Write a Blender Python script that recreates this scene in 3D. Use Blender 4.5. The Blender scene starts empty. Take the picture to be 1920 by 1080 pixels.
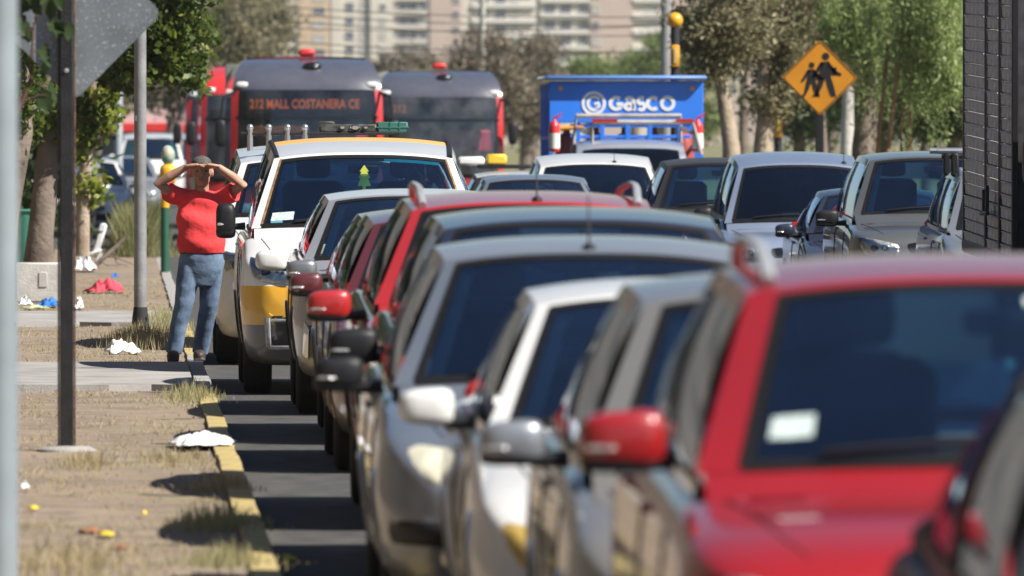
import bpy, bmesh, math, random
import numpy as np
from mathutils import Vector, Matrix
from mathutils.bvhtree import BVHTree
R = math.radians
random.seed(7)
rng = np.random.default_rng(7)
sc = bpy.context.scene
COL = sc.collection

# ------------------------------------------------------------------ camera, sky, sun, exposure
FPX = 21333.0            # focal length in photo pixels (400 mm on a 36 mm sensor)
VPX, VPY, HC = 223.0, 250.0, 1.95
cam_d = bpy.data.cameras.new('camera'); cam = bpy.data.objects.new('camera', cam_d); COL.objects.link(cam)
cam_d.lens = 400.0; cam_d.sensor_width = 36.0; cam_d.clip_start = 1.0; cam_d.clip_end = 6000
cam.location = (0, 0, HC)
yaw = math.atan((960 - VPX) / FPX); pitch = math.atan((540 - VPY) / FPX)
cam.rotation_euler = (R(90) - pitch, 0, -yaw)
cam_d.dof.use_dof = True; cam_d.dof.focus_distance = 92.0; cam_d.dof.aperture_fstop = 7.6
sc.camera = cam

SUN_EL, SUN_AZ = R(46), R(118)      # azimuth measured clockwise from +Y (the view direction)
sun_dir = Vector((math.sin(SUN_AZ) * math.cos(SUN_EL), math.cos(SUN_AZ) * math.cos(SUN_EL), math.sin(SUN_EL)))
world = bpy.data.worlds.new('World'); sc.world = world; world.use_nodes = True
wn = world.node_tree.nodes; wn.clear()
sky = wn.new('ShaderNodeTexSky'); sky.sky_type = 'NISHITA'; sky.sun_disc = False
sky.sun_elevation = SUN_EL; sky.sun_rotation = SUN_AZ; sky.air_density = 1.0; sky.dust_density = 0.5; sky.ozone_density = 2.5
bg = wn.new('ShaderNodeBackground'); bg.inputs['Strength'].default_value = 0.05
wo = wn.new('ShaderNodeOutputWorld')
world.node_tree.links.new(sky.outputs[0], bg.inputs[0]); world.node_tree.links.new(bg.outputs[0], wo.inputs[0])
sl = bpy.data.lights.new('sun', 'SUN'); sl.energy = 5.0; sl.angle = R(0.53); sl.color = (1.0, 0.94, 0.86)
so = bpy.data.objects.new('sun', sl); COL.objects.link(so)
so.rotation_euler = (-sun_dir).to_track_quat('-Z', 'Y').to_euler()
vs = sc.view_settings; vs.view_transform = 'Standard'; vs.look = 'None'; vs.exposure = 0.80; vs.gamma = 1.0; vs.use_curve_mapping = False
sc.render.engine = 'CYCLES'
sc.cycles.use_denoising = True
sc.cycles.max_bounces = 8; sc.cycles.transparent_max_bounces = 16; sc.cycles.caustics_reflective = False; sc.cycles.caustics_refractive = False
sc.cycles.sample_clamp_indirect = 6.0

# ------------------------------------------------------------------ materials
MATS = {}
def mat(name, col, rough=0.5, metal=0.0, coat=0.0, var=0.08, vscale=6.0, bump=0.0, bscale=40.0, emis=None, estr=0.0, spec=0.5, col2=None, coatr=0.04):
    if name in MATS: return MATS[name]
    m = bpy.data.materials.new(name); m.use_nodes = True; MATS[name] = m
    nt = m.node_tree; b = nt.nodes['Principled BSDF']
    b.inputs['Roughness'].default_value = rough; b.inputs['Metallic'].default_value = metal
    b.inputs['Coat Weight'].default_value = coat; b.inputs['Coat Roughness'].default_value = coatr
    b.inputs['Specular IOR Level'].default_value = spec
    tc = nt.nodes.new('ShaderNodeTexCoord')
    nz = nt.nodes.new('ShaderNodeTexNoise'); nz.inputs['Scale'].default_value = vscale; nz.inputs['Detail'].default_value = 4
    nt.links.new(tc.outputs['Object'], nz.inputs['Vector'])
    mx = nt.nodes.new('ShaderNodeMix'); mx.data_type = 'RGBA'
    c = Vector(col[:3])
    a = tuple(max(0, x * (1 - var)) for x in c) + (1,); d = (tuple(min(1, x * (1 + var)) for x in c) if col2 is None else tuple(col2)) + (1,)
    mx.inputs[6].default_value = a; mx.inputs[7].default_value = d
    mr = nt.nodes.new('ShaderNodeMapRange'); mr.inputs[1].default_value = 0.35; mr.inputs[2].default_value = 0.65
    nt.links.new(nz.outputs[0], mr.inputs[0]); nt.links.new(mr.outputs[0], mx.inputs[0]); nt.links.new(mx.outputs[2], b.inputs['Base Color'])
    if bump > 0:
        n2 = nt.nodes.new('ShaderNodeTexNoise'); n2.inputs['Scale'].default_value = bscale; n2.inputs['Detail'].default_value = 5
        nt.links.new(tc.outputs['Object'], n2.inputs['Vector'])
        bp = nt.nodes.new('ShaderNodeBump'); bp.inputs['Strength'].default_value = bump; bp.inputs['Distance'].default_value = 0.02
        nt.links.new(n2.outputs[0], bp.inputs['Height']); nt.links.new(bp.outputs[0], b.inputs['Normal'])
    if emis:
        b.inputs['Emission Color'].default_value = tuple(emis) + (1,); b.inputs['Emission Strength'].default_value = estr
    return m

def paint(name, col, metal=0.0, zones=None, rough=0.38, coat=1.0):
    """car paint; zones = [(z, colour, rough)] painted bands by height on the body, lowest first"""
    if name in MATS: return MATS[name]
    m = mat(name, col, rough=rough, metal=metal, coat=coat, var=0.04, vscale=2.0)
    nt = m.node_tree; b = nt.nodes['Principled BSDF']
    tc = nt.nodes.new('ShaderNodeTexCoord'); sp = nt.nodes.new('ShaderNodeSeparateXYZ'); nt.links.new(tc.outputs['Object'], sp.inputs[0])
    # road dust: dirt film low on the body with a cloudy edge
    src = b.inputs['Base Color'].links[0].from_socket
    for z, c in (zones or []):
        lt = nt.nodes.new('ShaderNodeMath'); lt.operation = 'LESS_THAN'; lt.inputs[1].default_value = z
        nt.links.new(sp.outputs[2], lt.inputs[0])
        mx = nt.nodes.new('ShaderNodeMix'); mx.data_type = 'RGBA'; mx.inputs[7].default_value = tuple(c) + (1,)
        nt.links.new(lt.outputs[0], mx.inputs[0]); nt.links.new(src, mx.inputs[6]); src = mx.outputs[2]
    nz = nt.nodes.new('ShaderNodeTexNoise'); nz.inputs['Scale'].default_value = 7.0; nz.inputs['Detail'].default_value = 6; nz.inputs['Roughness'].default_value = 0.65
    nt.links.new(tc.outputs['Object'], nz.inputs['Vector'])
    ma = nt.nodes.new('ShaderNodeMath'); ma.operation = 'MULTIPLY_ADD'; ma.inputs[1].default_value = 0.9; nt.links.new(nz.outputs[0], ma.inputs[0]); 
    ng = nt.nodes.new('ShaderNodeMath'); ng.operation = 'MULTIPLY'; ng.inputs[1].default_value = -1.0; nt.links.new(sp.outputs[2], ng.inputs[0])
    nt.links.new(ng.outputs[0], ma.inputs[2])
    mr = nt.nodes.new('ShaderNodeMapRange'); mr.inputs[1].default_value = -0.35; mr.inputs[2].default_value = 0.35; mr.inputs[3].default_value = 0.03; mr.inputs[4].default_value = 0.45
    nt.links.new(ma.outputs[0], mr.inputs[0])
    md = nt.nodes.new('ShaderNodeMix'); md.data_type = 'RGBA'; md.inputs[7].default_value = (0.20, 0.165, 0.13, 1)
    nt.links.new(mr.outputs[0], md.inputs[0]); nt.links.new(src, md.inputs[6]); nt.links.new(md.outputs[2], b.inputs['Base Color'])
    r2 = nt.nodes.new('ShaderNodeMapRange'); r2.inputs[1].default_value = 0; r2.inputs[2].default_value = 0.5; r2.inputs[3].default_value = coat; r2.inputs[4].default_value = coat * 0.3
    nt.links.new(mr.outputs[0], r2.inputs[0]); nt.links.new(r2.outputs[0], b.inputs['Coat Weight'])
    return m

def glass_mat(name, tint, refl=1.0, rough=0.01, dust_sheen=0.010, dcol=(.10, .20, .55)):
    if name in MATS: return MATS[name]
    m = bpy.data.materials.new(name); m.use_nodes = True; MATS[name] = m
    nt = m.node_tree; nt.nodes.clear()
    o = nt.nodes.new('ShaderNodeOutputMaterial'); mx = nt.nodes.new('ShaderNodeMixShader')
    t = nt.nodes.new('ShaderNodeBsdfTransparent'); t.inputs[0].default_value = tuple(tint) + (1,)
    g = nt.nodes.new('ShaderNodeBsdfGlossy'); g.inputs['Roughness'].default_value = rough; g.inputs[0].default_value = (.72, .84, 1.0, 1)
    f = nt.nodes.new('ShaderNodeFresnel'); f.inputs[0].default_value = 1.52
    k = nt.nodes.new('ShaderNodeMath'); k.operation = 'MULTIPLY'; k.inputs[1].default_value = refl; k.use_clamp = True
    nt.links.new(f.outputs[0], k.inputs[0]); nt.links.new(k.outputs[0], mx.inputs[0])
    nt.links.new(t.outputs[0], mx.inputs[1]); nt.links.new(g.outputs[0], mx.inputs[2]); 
    # thin uneven dust film, its colour painting sky reflection into the glass
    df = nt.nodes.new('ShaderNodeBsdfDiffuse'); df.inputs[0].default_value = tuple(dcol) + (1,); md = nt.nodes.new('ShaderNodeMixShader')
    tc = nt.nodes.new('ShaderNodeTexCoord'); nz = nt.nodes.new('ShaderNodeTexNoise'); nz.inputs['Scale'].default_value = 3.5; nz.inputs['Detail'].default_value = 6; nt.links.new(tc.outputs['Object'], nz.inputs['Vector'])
    mr = nt.nodes.new('ShaderNodeMapRange'); mr.inputs[1].default_value = .3; mr.inputs[2].default_value = .72; mr.inputs[3].default_value = dust_sheen * .3; mr.inputs[4].default_value = dust_sheen * 1.8; nt.links.new(nz.outputs[0], mr.inputs[0])
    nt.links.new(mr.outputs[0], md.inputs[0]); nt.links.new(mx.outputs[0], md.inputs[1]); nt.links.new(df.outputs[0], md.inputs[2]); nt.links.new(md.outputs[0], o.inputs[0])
    return m

def leaf_mat(name, c1, c2, c3=None, trans=0.35):
    if name in MATS: return MATS[name]
    m = bpy.data.materials.new(name); m.use_nodes = True; MATS[name] = m
    nt = m.node_tree; b = nt.nodes['Principled BSDF']; o = nt.nodes['Material Output']
    ge = nt.nodes.new('ShaderNodeNewGeometry'); cr = nt.nodes.new('ShaderNodeValToRGB')
    cr.color_ramp.elements[0].color = tuple(c1) + (1,); cr.color_ramp.elements[1].color = tuple(c2) + (1,)
    if c3 is not None:
        e = cr.color_ramp.elements.new(0.93); e.color = tuple(c2) + (1,); cr.color_ramp.elements[-1].color = tuple(c3) + (1,)
    nt.links.new(ge.outputs['Random Per Island'], cr.inputs[0]); nt.links.new(cr.outputs[0], b.inputs['Base Color'])
    b.inputs['Roughness'].default_value = 0.5; b.inputs['Specular IOR Level'].default_value = 0.35
    tr = nt.nodes.new('ShaderNodeBsdfTranslucent'); nt.links.new(cr.outputs[0], tr.inputs[0])
    mx = nt.nodes.new('ShaderNodeMixShader'); mx.inputs[0].default_value = trans
    nt.links.new(b.outputs[0], mx.inputs[1]); nt.links.new(tr.outputs[0], mx.inputs[2]); nt.links.new(mx.outputs[0], o.inputs[0])
    return m

def bark_mat(name, c1, c2, scale=3.0):
    if name in MATS: return MATS[name]
    m = mat(name, c1, rough=0.9, var=0.1, vscale=scale, bump=0.8, bscale=18, col2=c2)
    return m

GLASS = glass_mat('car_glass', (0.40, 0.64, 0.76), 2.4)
GLASS_DARK = glass_mat('tinted_glass', (0.05, 0.06, 0.06), 1.0)
GLASS_MID = glass_mat('rear_glass', (0.55, 0.82, 0.88), 1.0)
LENS = glass_mat('lamp_lens', (0.85, 0.86, 0.84), 1.0)
RUBBER = mat('black_rubber', (0.008, 0.008, 0.009), rough=0.7, spec=.2)
TYRE = mat('tyre_rubber', (0.018, 0.017, 0.016), rough=0.85, bump=0.3, bscale=60)
BLACK = mat('black_plastic', (0.012, 0.012, 0.014), rough=0.5, spec=.35, bump=0.05, bscale=200)
BLACKG = mat('gloss_black', (0.012, 0.012, 0.014), rough=0.2, coat=0.6)
CHROME = mat('chrome', (0.75, 0.76, 0.78), rough=0.12, metal=1.0, var=0.02)
ALU = mat('aluminium', (0.55, 0.56, 0.58), rough=0.35, metal=0.9)
SEAT = mat('seat_fabric', (0.035, 0.035, 0.04), rough=0.9)
DASH = mat('dashboard_plastic', (0.022, 0.022, 0.024), rough=0.75)
TRIM = mat('pale_interior_trim', (0.62, 0.62, 0.56), rough=0.8)
LINING = mat('roof_lining', (0.10, 0.10, 0.10), rough=0.9)
LAMPR = mat('lamp_reflector', (0.78, 0.78, 0.76), rough=0.28, metal=0.7, var=0.25, vscale=22, bump=0.5, bscale=30)
LAMPY = mat('aged_lamp_plastic', (0.62, 0.60, 0.47), rough=0.35, var=0.15, vscale=14, coat=0.4)
AMBER = mat('amber_lens', (0.75, 0.28, 0.02), rough=0.25, coat=0.6)
AMBERD = mat('dusty_amber_lens', (0.46, 0.32, 0.08), rough=0.3, coat=0.5, var=0.2, vscale=20)
REDLENS = mat('red_lens', (0.45, 0.015, 0.015), rough=0.2, coat=0.6)
PLATE = mat('plate_white', (0.75, 0.75, 0.72), rough=0.5)
STICK = mat('pale_sticker', (0.50, 0.60, 0.58), rough=0.7, var=.25, vscale=40)
DARKVOID = mat('dark_gap', (0.008, 0.008, 0.008), rough=0.9)
GALV = mat('galvanised_steel', (0.33, 0.35, 0.37), rough=0.55, metal=0.35, var=0.22, vscale=30)

# ------------------------------------------------------------------ mesh helpers
class MB:
    def __init__(s): s.v = []; s.f = []
    def add(s, vs, fs):
        o = len(s.v); s.v.extend([tuple(map(float, p)) for p in vs]); s.f.extend([tuple(i + o for i in f) for f in fs]); return s
    def box(s, c, d, r=0.0, rot=None):
        cx, cy, cz = c; hx, hy, hz = d[0] / 2, d[1] / 2, d[2] / 2
        r = min(r, hx * .95, hy * .95, hz * .95); vs = []; idx = {}
        if r <= 0:
            for a in (-1, 1):
                for b in (-1, 1):
                    for e in (-1, 1): vs.append((a * hx, b * hy, e * hz))
            fs = [(0, 1, 3, 2), (4, 6, 7, 5), (0, 4, 5, 1), (2, 3, 7, 6), (0, 2, 6, 4), (1, 5, 7, 3)]
        else:
            for a in (-1, 1):
                for b in (-1, 1):
                    for e in (-1, 1):
                        for ax in range(3):
                            p = [a * (hx - r), b * (hy - r), e * (hz - r)]
                            p[ax] += (a, b, e)[ax] * r
                            idx[(a, b, e, ax)] = len(vs); vs.append(tuple(p))
            fs = []
            S = (-1, 1)
            for sgn in S:
                fs.append(tuple(idx[(sgn, b, e, 0)] for b, e in ((-1, -1), (1, -1), (1, 1), (-1, 1))))
                fs.append(tuple(idx[(a, sgn, e, 1)] for a, e in ((-1, -1), (1, -1), (1, 1), (-1, 1))))
                fs.append(tuple(idx[(a, b, sgn, 2)] for a, b in ((-1, -1), (1, -1), (1, 1), (-1, 1))))
            for a in S:
                for b in S:
                    fs.append((idx[(a, b, -1, 0)], idx[(a, b, -1, 1)], idx[(a, b, 1, 1)], idx[(a, b, 1, 0)]))
                    fs.append((idx[(a, -1, b, 0)], idx[(a, -1, b, 2)], idx[(a, 1, b, 2)], idx[(a, 1, b, 0)]))
                    fs.append((idx[(-1, a, b, 1)], idx[(-1, a, b, 2)], idx[(1, a, b, 2)], idx[(1, a, b, 1)]))
                    for e in S: fs.append((idx[(a, b, e, 0)], idx[(a, b, e, 1)], idx[(a, b, e, 2)]))
        if rot is not None: vs = [tuple(rot @ Vector(p)) for p in vs]
        return s.add([(p[0] + cx, p[1] + cy, p[2] + cz) for p in vs], fs)
    def tube(s, pts, rad, n=8, cap=True, flat=1.0):
        pts = [Vector(p) for p in pts]; m = len(pts)
        if not hasattr(rad, '__len__'): rad = [rad] * m
        vs = []; up = Vector((0, 0, 1)); prev = None
        for i, p in enumerate(pts):
            t = (pts[min(i + 1, m - 1)] - pts[max(i - 1, 0)]).normalized()
            if prev is None:
                a = Vector((0, 0, 1)) if abs(t.z) < .9 else Vector((1, 0, 0)); u = t.cross(a).normalized()
            else:
                u = prev - t * prev.dot(t); u = u.normalized() if u.length > 1e-6 else t.orthogonal().normalized()
            prev = u; w = t.cross(u)
            for k in range(n):
                an = 2 * math.pi * k / n; vs.append(p + u * math.cos(an) * rad[i] + w * math.sin(an) * rad[i] * flat)
        fs = [(i * n + k, i * n + (k + 1) % n, (i + 1) * n + (k + 1) % n, (i + 1) * n + k) for i in range(m - 1) for k in range(n)]
        if cap: fs += [tuple(range(n))[::-1], tuple((m - 1) * n + k for k in range(n))]
        return s.add(vs, fs)
    def lathe(s, prof, n=24, axis='z', c=(0, 0, 0)):
        vs = []
        for r, h in prof:
            for k in range(n):
                a = 2 * math.pi * k / n; p = (r * math.cos(a), r * math.sin(a), h)
                if axis == 'x': p = (h, p[0], p[1])
                elif axis == 'y': p = (p[0], h, p[1])
                vs.append((p[0] + c[0], p[1] + c[1], p[2] + c[2]))
        m = len(prof)
        fs = [(i * n + k, i * n + (k + 1) % n, (i + 1) * n + (k + 1) % n, (i + 1) * n + k) for i in range(m - 1) for k in range(n)]
        return s.add(vs, fs)
    def sell(s, c, rad, e1=1.0, e2=1.0, nu=16, nv=10, rot=None, taper=0.0):
        f = lambda w, m: math.copysign(abs(w) ** m, w)
        vs = []
        for i in range(nv + 1):
            v = -math.pi / 2 + math.pi * i / nv
            for k in range(nu):
                u = 2 * math.pi * k / nu
                p = Vector((f(math.cos(v), e1) * f(math.cos(u), e2), f(math.cos(v), e1) * f(math.sin(u), e2), f(math.sin(v), e1)))
                p = Vector((p.x * rad[0], p.y * rad[1], p.z * rad[2] * (1 + taper * p.x)))
                if rot is not None: p = rot @ p
                vs.append((p.x + c[0], p.y + c[1], p.z + c[2]))
        fs = [(i * nu + k, i * nu + (k + 1) % nu, (i + 1) * nu + (k + 1) % nu, (i + 1) * nu + k) for i in range(nv) for k in range(nu)]
        return s.add(vs, fs)
    def grid(s, fn, us, vs_):
        P = [fn(u, v) for u in us for v in vs_]; n = len(vs_)
        return s.add(P, [(i * n + j, i * n + j + 1, (i + 1) * n + j + 1, (i + 1) * n + j) for i in range(len(us) - 1) for j in range(n - 1)])
    def prism(s, poly, y0, y1):
        """polygon in x,z extruded along y"""
        n = len(poly); v = [(p[0], y0, p[1]) for p in poly] + [(p[0], y1, p[1]) for p in poly]
        return s.add(v, [tuple(range(n)), tuple(range(2 * n - 1, n - 1, -1))] + [(i, (i + 1) % n, n + (i + 1) % n, n + i) for i in range(n)])
    def build(s, name, m, parent=None, smooth=True, loc=None, angle=40):
        return mkobj(name, s.v, s.f, m, parent, smooth, loc, angle)

def mkobj(name, v, f, m, parent=None, smooth=True, loc=None, angle=40):
    me = bpy.data.meshes.new(name); me.from_pydata(v, [], f); me.validate(); me.update()
    bm = bmesh.new(); bm.from_mesh(me); bmesh.ops.recalc_face_normals(bm, faces=bm.faces)
    if smooth:
        ca = R(angle)
        for fc in bm.faces: fc.smooth = True
        for e in bm.edges:
            if len(e.link_faces) == 2 and e.calc_face_angle(0) > ca: e.smooth = False
    bm.to_mesh(me); bm.free()
    if m: me.materials.append(m)
    o = bpy.data.objects.new(name, me); COL.objects.link(o)
    if parent: o.parent = parent
    if loc: o.location = loc
    return o

def fastmesh(name, V, F, m, parent=None, loc=None):
    """numpy arrays: V (n,3), F (k,4) or (k,3)"""
    me = bpy.data.meshes.new(name); V = np.asarray(V, dtype=np.float32); F = np.asarray(F, dtype=np.int32)
    me.vertices.add(len(V)); me.vertices.foreach_set('co', V.ravel())
    k = F.shape[1]; me.loops.add(F.size); me.loops.foreach_set('vertex_index', F.ravel())
    me.polygons.add(len(F)); me.polygons.foreach_set('loop_start', np.arange(0, F.size, k, dtype=np.int32))
    me.update(calc_edges=True); me.validate()
    me.materials.append(m)
    o = bpy.data.objects.new(name, me); COL.objects.link(o)
    if parent: o.parent = parent
    if loc: o.location = loc
    return o

def tag(o, label=None, cat=None, group=None, kind=None):
    if label: o['label'] = label
    if cat: o['category'] = cat
    if group: o['group'] = group
    if kind: o['kind'] = kind
    return o
def thing(name, label, cat, loc=(0, 0, 0), group=None, rz=0.0):
    o = bpy.data.objects.new(name, None); COL.objects.link(o); o.location = loc; o.rotation_euler = (0, 0, rz); o.empty_display_size = .2
    return tag(o, label, cat, group)
def px(x, y, d):
    """photo pixel at distance d -> point in the scene"""
    s = FPX / d
    return Vector(((x - VPX) / s, d, HC - (y - VPY) / s))
def lerp(a, b, t): return a + (b - a) * t
def lin(a, b, n): return [a + (b - a) * i / (n - 1) for i in range(n)]
def text_mesh(name, body, size, m, parent, loc, rot=(R(90), 0, 0), bold=0.0, ext=0.004, align='LEFT', sx=1.0):
    cu = bpy.data.curves.new(name, 'FONT'); cu.body = body; cu.size = size; cu.extrude = ext; cu.offset = bold; cu.align_x = align; cu.resolution_u = 3
    t = bpy.data.objects.new(name, cu); COL.objects.link(t)
    me = bpy.data.meshes.new_from_object(t.evaluated_get(bpy.context.evaluated_depsgraph_get()))
    bpy.data.objects.remove(t); me.materials.clear(); me.materials.append(m)
    o = bpy.data.objects.new(name, me); COL.objects.link(o); o.parent = parent; o.location = loc; o.rotation_euler = rot; o.scale = (sx, 1, 1)
    return o
def stroke2d(mb, pts, w, y0, y1, closed=False):
    """flat band of width w along x,z points, front at y0"""
    P = [Vector((p[0], p[1])) for p in pts]; n = len(P); L = []; Rr = []
    for i in range(n):
        a = P[(i - 1) % n] if (closed or i > 0) else P[i]; b = P[(i + 1) % n] if (closed or i < n - 1) else P[i]
        t = (b - a).normalized(); nn = Vector((-t.y, t.x)) * w / 2
        L.append(P[i] + nn); Rr.append(P[i] - nn)
    m = n if closed else n - 1; vs = []
    for y in (y0, y1): vs += [(p.x, y, p.y) for p in L] + [(p.x, y, p.y) for p in Rr]
    fs = []
    for i in range(m):
        j = (i + 1) % n
        fs += [(i, j, n + j, n + i), (2 * n + i, 3 * n + i, 3 * n + j, 2 * n + j), (i, 2 * n + i, 2 * n + j, j), (n + i, n + j, 3 * n + j, 3 * n + i)]
    if not closed: fs += [(0, n, 3 * n, 2 * n), (n - 1, 3 * n - 1, 4 * n - 1, 2 * n - 1)]
    mb.add(vs, fs)
def arc(cx, cz, r, a0, a1, n=16, rz=None):
    rz = rz or r
    return [(cx + r * math.cos(R(lerp(a0, a1, i / (n - 1)))), cz + rz * math.sin(R(lerp(a0, a1, i / (n - 1))))) for i in range(n)]
# ------------------------------------------------------------------ the setting: ground, road, verge, kerb
def ground_mat():
    m = mat('dry_dirt', (0.215, 0.165, 0.118), rough=0.95, var=0.18, vscale=1.3, bump=0.6, bscale=25)
    nt = m.node_tree; b = nt.nodes['Principled BSDF']; src = b.inputs['Base Color'].links[0].from_socket
    tc = nt.nodes.new('ShaderNodeTexCoord')
    for sc_, th, c, f in ((9.0, 0.60, (0.33, 0.28, 0.215), 0.7), (3.1, 0.58, (0.12, 0.09, 0.06), 0.65), (40.0, 0.62, (0.40, 0.36, 0.31), 0.6), (70.0, 0.66, (0.09, 0.07, 0.05), 0.7), (1.7, 0.60, (0.24, 0.22, 0.10), 0.5)):
        n = nt.nodes.new('ShaderNodeTexNoise'); n.inputs['Scale'].default_value = sc_; n.inputs['Detail'].default_value = 6; n.inputs['Roughness'].default_value = 0.6
        nt.links.new(tc.outputs['Object'], n.inputs['Vector'])
        r = nt.nodes.new('ShaderNodeMapRange'); r.inputs[1].default_value = th - .04; r.inputs[2].default_value = th + .06; r.inputs[4].default_value = f
        nt.links.new(n.outputs[0], r.inputs[0])
        x = nt.nodes.new('ShaderNodeMix'); x.data_type = 'RGBA'; x.inputs[7].default_value = c + (1,)
        nt.links.new(r.outputs[0], x.inputs[0]); nt.links.new(src, x.inputs[6]); src = x.outputs[2]
    nt.links.new(src, b.inputs['Base Color'])
    return m
DIRT = ground_mat()
ASPH = mat('asphalt', (0.048, 0.047, 0.048), rough=0.9, var=0.25, vscale=5, bump=0.5, bscale=120, col2=(0.08, 0.078, 0.074))
CONC = mat('concrete', (0.27, 0.26, 0.25), rough=0.9, var=0.15, vscale=2.2, bump=0.3, bscale=60, col2=(0.34, 0.33, 0.31))
def kerb_mat():
    m = mat('yellow_kerb_paint', (0.47, 0.35, 0.09), rough=0.8, var=0.12, vscale=3, bump=0.3, bscale=50)
    nt = m.node_tree; b = nt.nodes['Principled BSDF']; src = b.inputs['Base Color'].links[0].from_socket
    tc = nt.nodes.new('ShaderNodeTexCoord')
    for s_, th, c in ((5.0, 0.52, (0.36, 0.29, 0.15)), (12.0, 0.50, (0.30, 0.27, 0.22)), (30.0, 0.57, (0.16, 0.13, 0.08))):
        n = nt.nodes.new('ShaderNodeTexNoise'); n.inputs['Scale'].default_value = s_; n.inputs['Detail'].default_value = 7; n.inputs['Roughness'].default_value = .7
        nt.links.new(tc.outputs['Object'], n.inputs['Vector'])
        r = nt.nodes.new('ShaderNodeMapRange'); r.inputs[1].default_value = th; r.inputs[2].default_value = th + .07; r.inputs[4].default_value = .8
        nt.links.new(n.outputs[0], r.inputs[0]); x = nt.nodes.new('ShaderNodeMix'); x.data_type = 'RGBA'; x.inputs[7].default_value = c + (1,)
        nt.links.new(r.outputs[0], x.inputs[0]); nt.links.new(src, x.inputs[6]); src = x.outputs[2]
    nt.links.new(src, b.inputs['Base Color']); return m
KERBY = kerb_mat()
LAWN = mat('dry_lawn', (0.12, 0.14, 0.045), rough=0.95, var=0.3, vscale=0.6, col2=(0.22, 0.19, 0.09))

def sheet(name, x0, x1, y0, y1, z, m, kind='structure', nx=2, ny=2, amp=0.0):
    mb = MB()
    def f(u, v):
        zz = z + (amp * (math.sin(u * 7.1 + v * .9) * .4 + math.sin(v * 2.3 - u * 3) * .4 + math.sin(u * 17 + v * 5.1) * .2) if amp else 0)
        return (u, v, zz)
    mb.grid(f, lin(x0, x1, nx), lin(y0, y1, ny))
    return tag(mb.build(name, m), kind=kind)
sheet('ground', -900, 900, -60, 2600, -0.03, LAWN)
sheet('road', 0.67, 9.6, -40, 1600, 0.0, ASPH)
sheet('side_street', -30, 0.669, 182, 360, 0.001, ASPH)
KT = 0.135   # kerb top
sw = sheet('pavement', -14, 0.545, 8, 180, KT - 0.012, DIRT, nx=60, ny=260, amp=0.012)
# broken-edged concrete driveway slabs across the dirt pavement
def slab(name, y0, y1, x0, x1, z):
    mb = MB(); n = 46; rr = random.Random(int(y0))
    near = [(lerp(x0, x1, i / (n - 1)), y0 + rr.uniform(-.12, .16) + .25 * math.sin(i * .5) * rr.random()) for i in range(n)]
    far = [(x, y1 + rr.uniform(-.05, .05)) for x, _ in near]
    vs = [(a[0], a[1], z) for a in near] + [(a[0], a[1], z) for a in far] + [(a[0], a[1] - .02, z - .07) for a in near]
    fs = [(i, i + 1, n + i + 1, n + i) for i in range(n - 1)] + [(i, 2 * n + i, 2 * n + i + 1, i + 1) for i in range(n - 1)]
    mb.add(vs, fs); return tag(mb.build(name, CONC, smooth=False), kind='structure')
slab('driveway_slab', 80.6, 88.8, -13, 0.53, KT + 0.035)
slab('driveway_slab', 107.5, 114.5, -13, 0.53, KT + 0.03)
# kerb: a run of separate kerb stones, yellow paint on the near ones
kerb_base = sheet('kerb', 0.54, 0.672, 10, 180, -0.012, CONC)
kb = {}
rr = random.Random(3)
y = 40.0; i = 0
while y < 150:
    ln = 1.0; yel = y < 79.5 or 92 < y < 108
    key = (yel, i % 3)
    if key not in kb:
        mb = MB(); mb.box((0, ln / 2 - .01, KT / 2 + .004), (0.118, ln - .004, KT + .01), 0.003 + .001 * (i % 3)); kb[key] = mb
        o = mb.build('kerb_stone', KERBY if yel else CONC, kerb_base); kb[key] = o.data
    else:
        o = bpy.data.objects.new('kerb_stone', kb[key]); COL.objects.link(o); o.parent = kerb_base
    o.location = (0.607 + rr.uniform(-.006, .006), y, rr.uniform(-.002, .001)); o.rotation_euler = (0, 0, rr.uniform(-.003, .003))
    y += ln; i += 1
# right-hand verge behind the traffic
vk = MB(); vk.box((9.68, 600, .07), (.15, 1160, .16), .015); tag(vk.build('kerb_far', CONC), kind='structure')
sheet('verge', 9.756, 60, -20, 1600, 0.10, LAWN, nx=8, ny=30, amp=.02)

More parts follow.
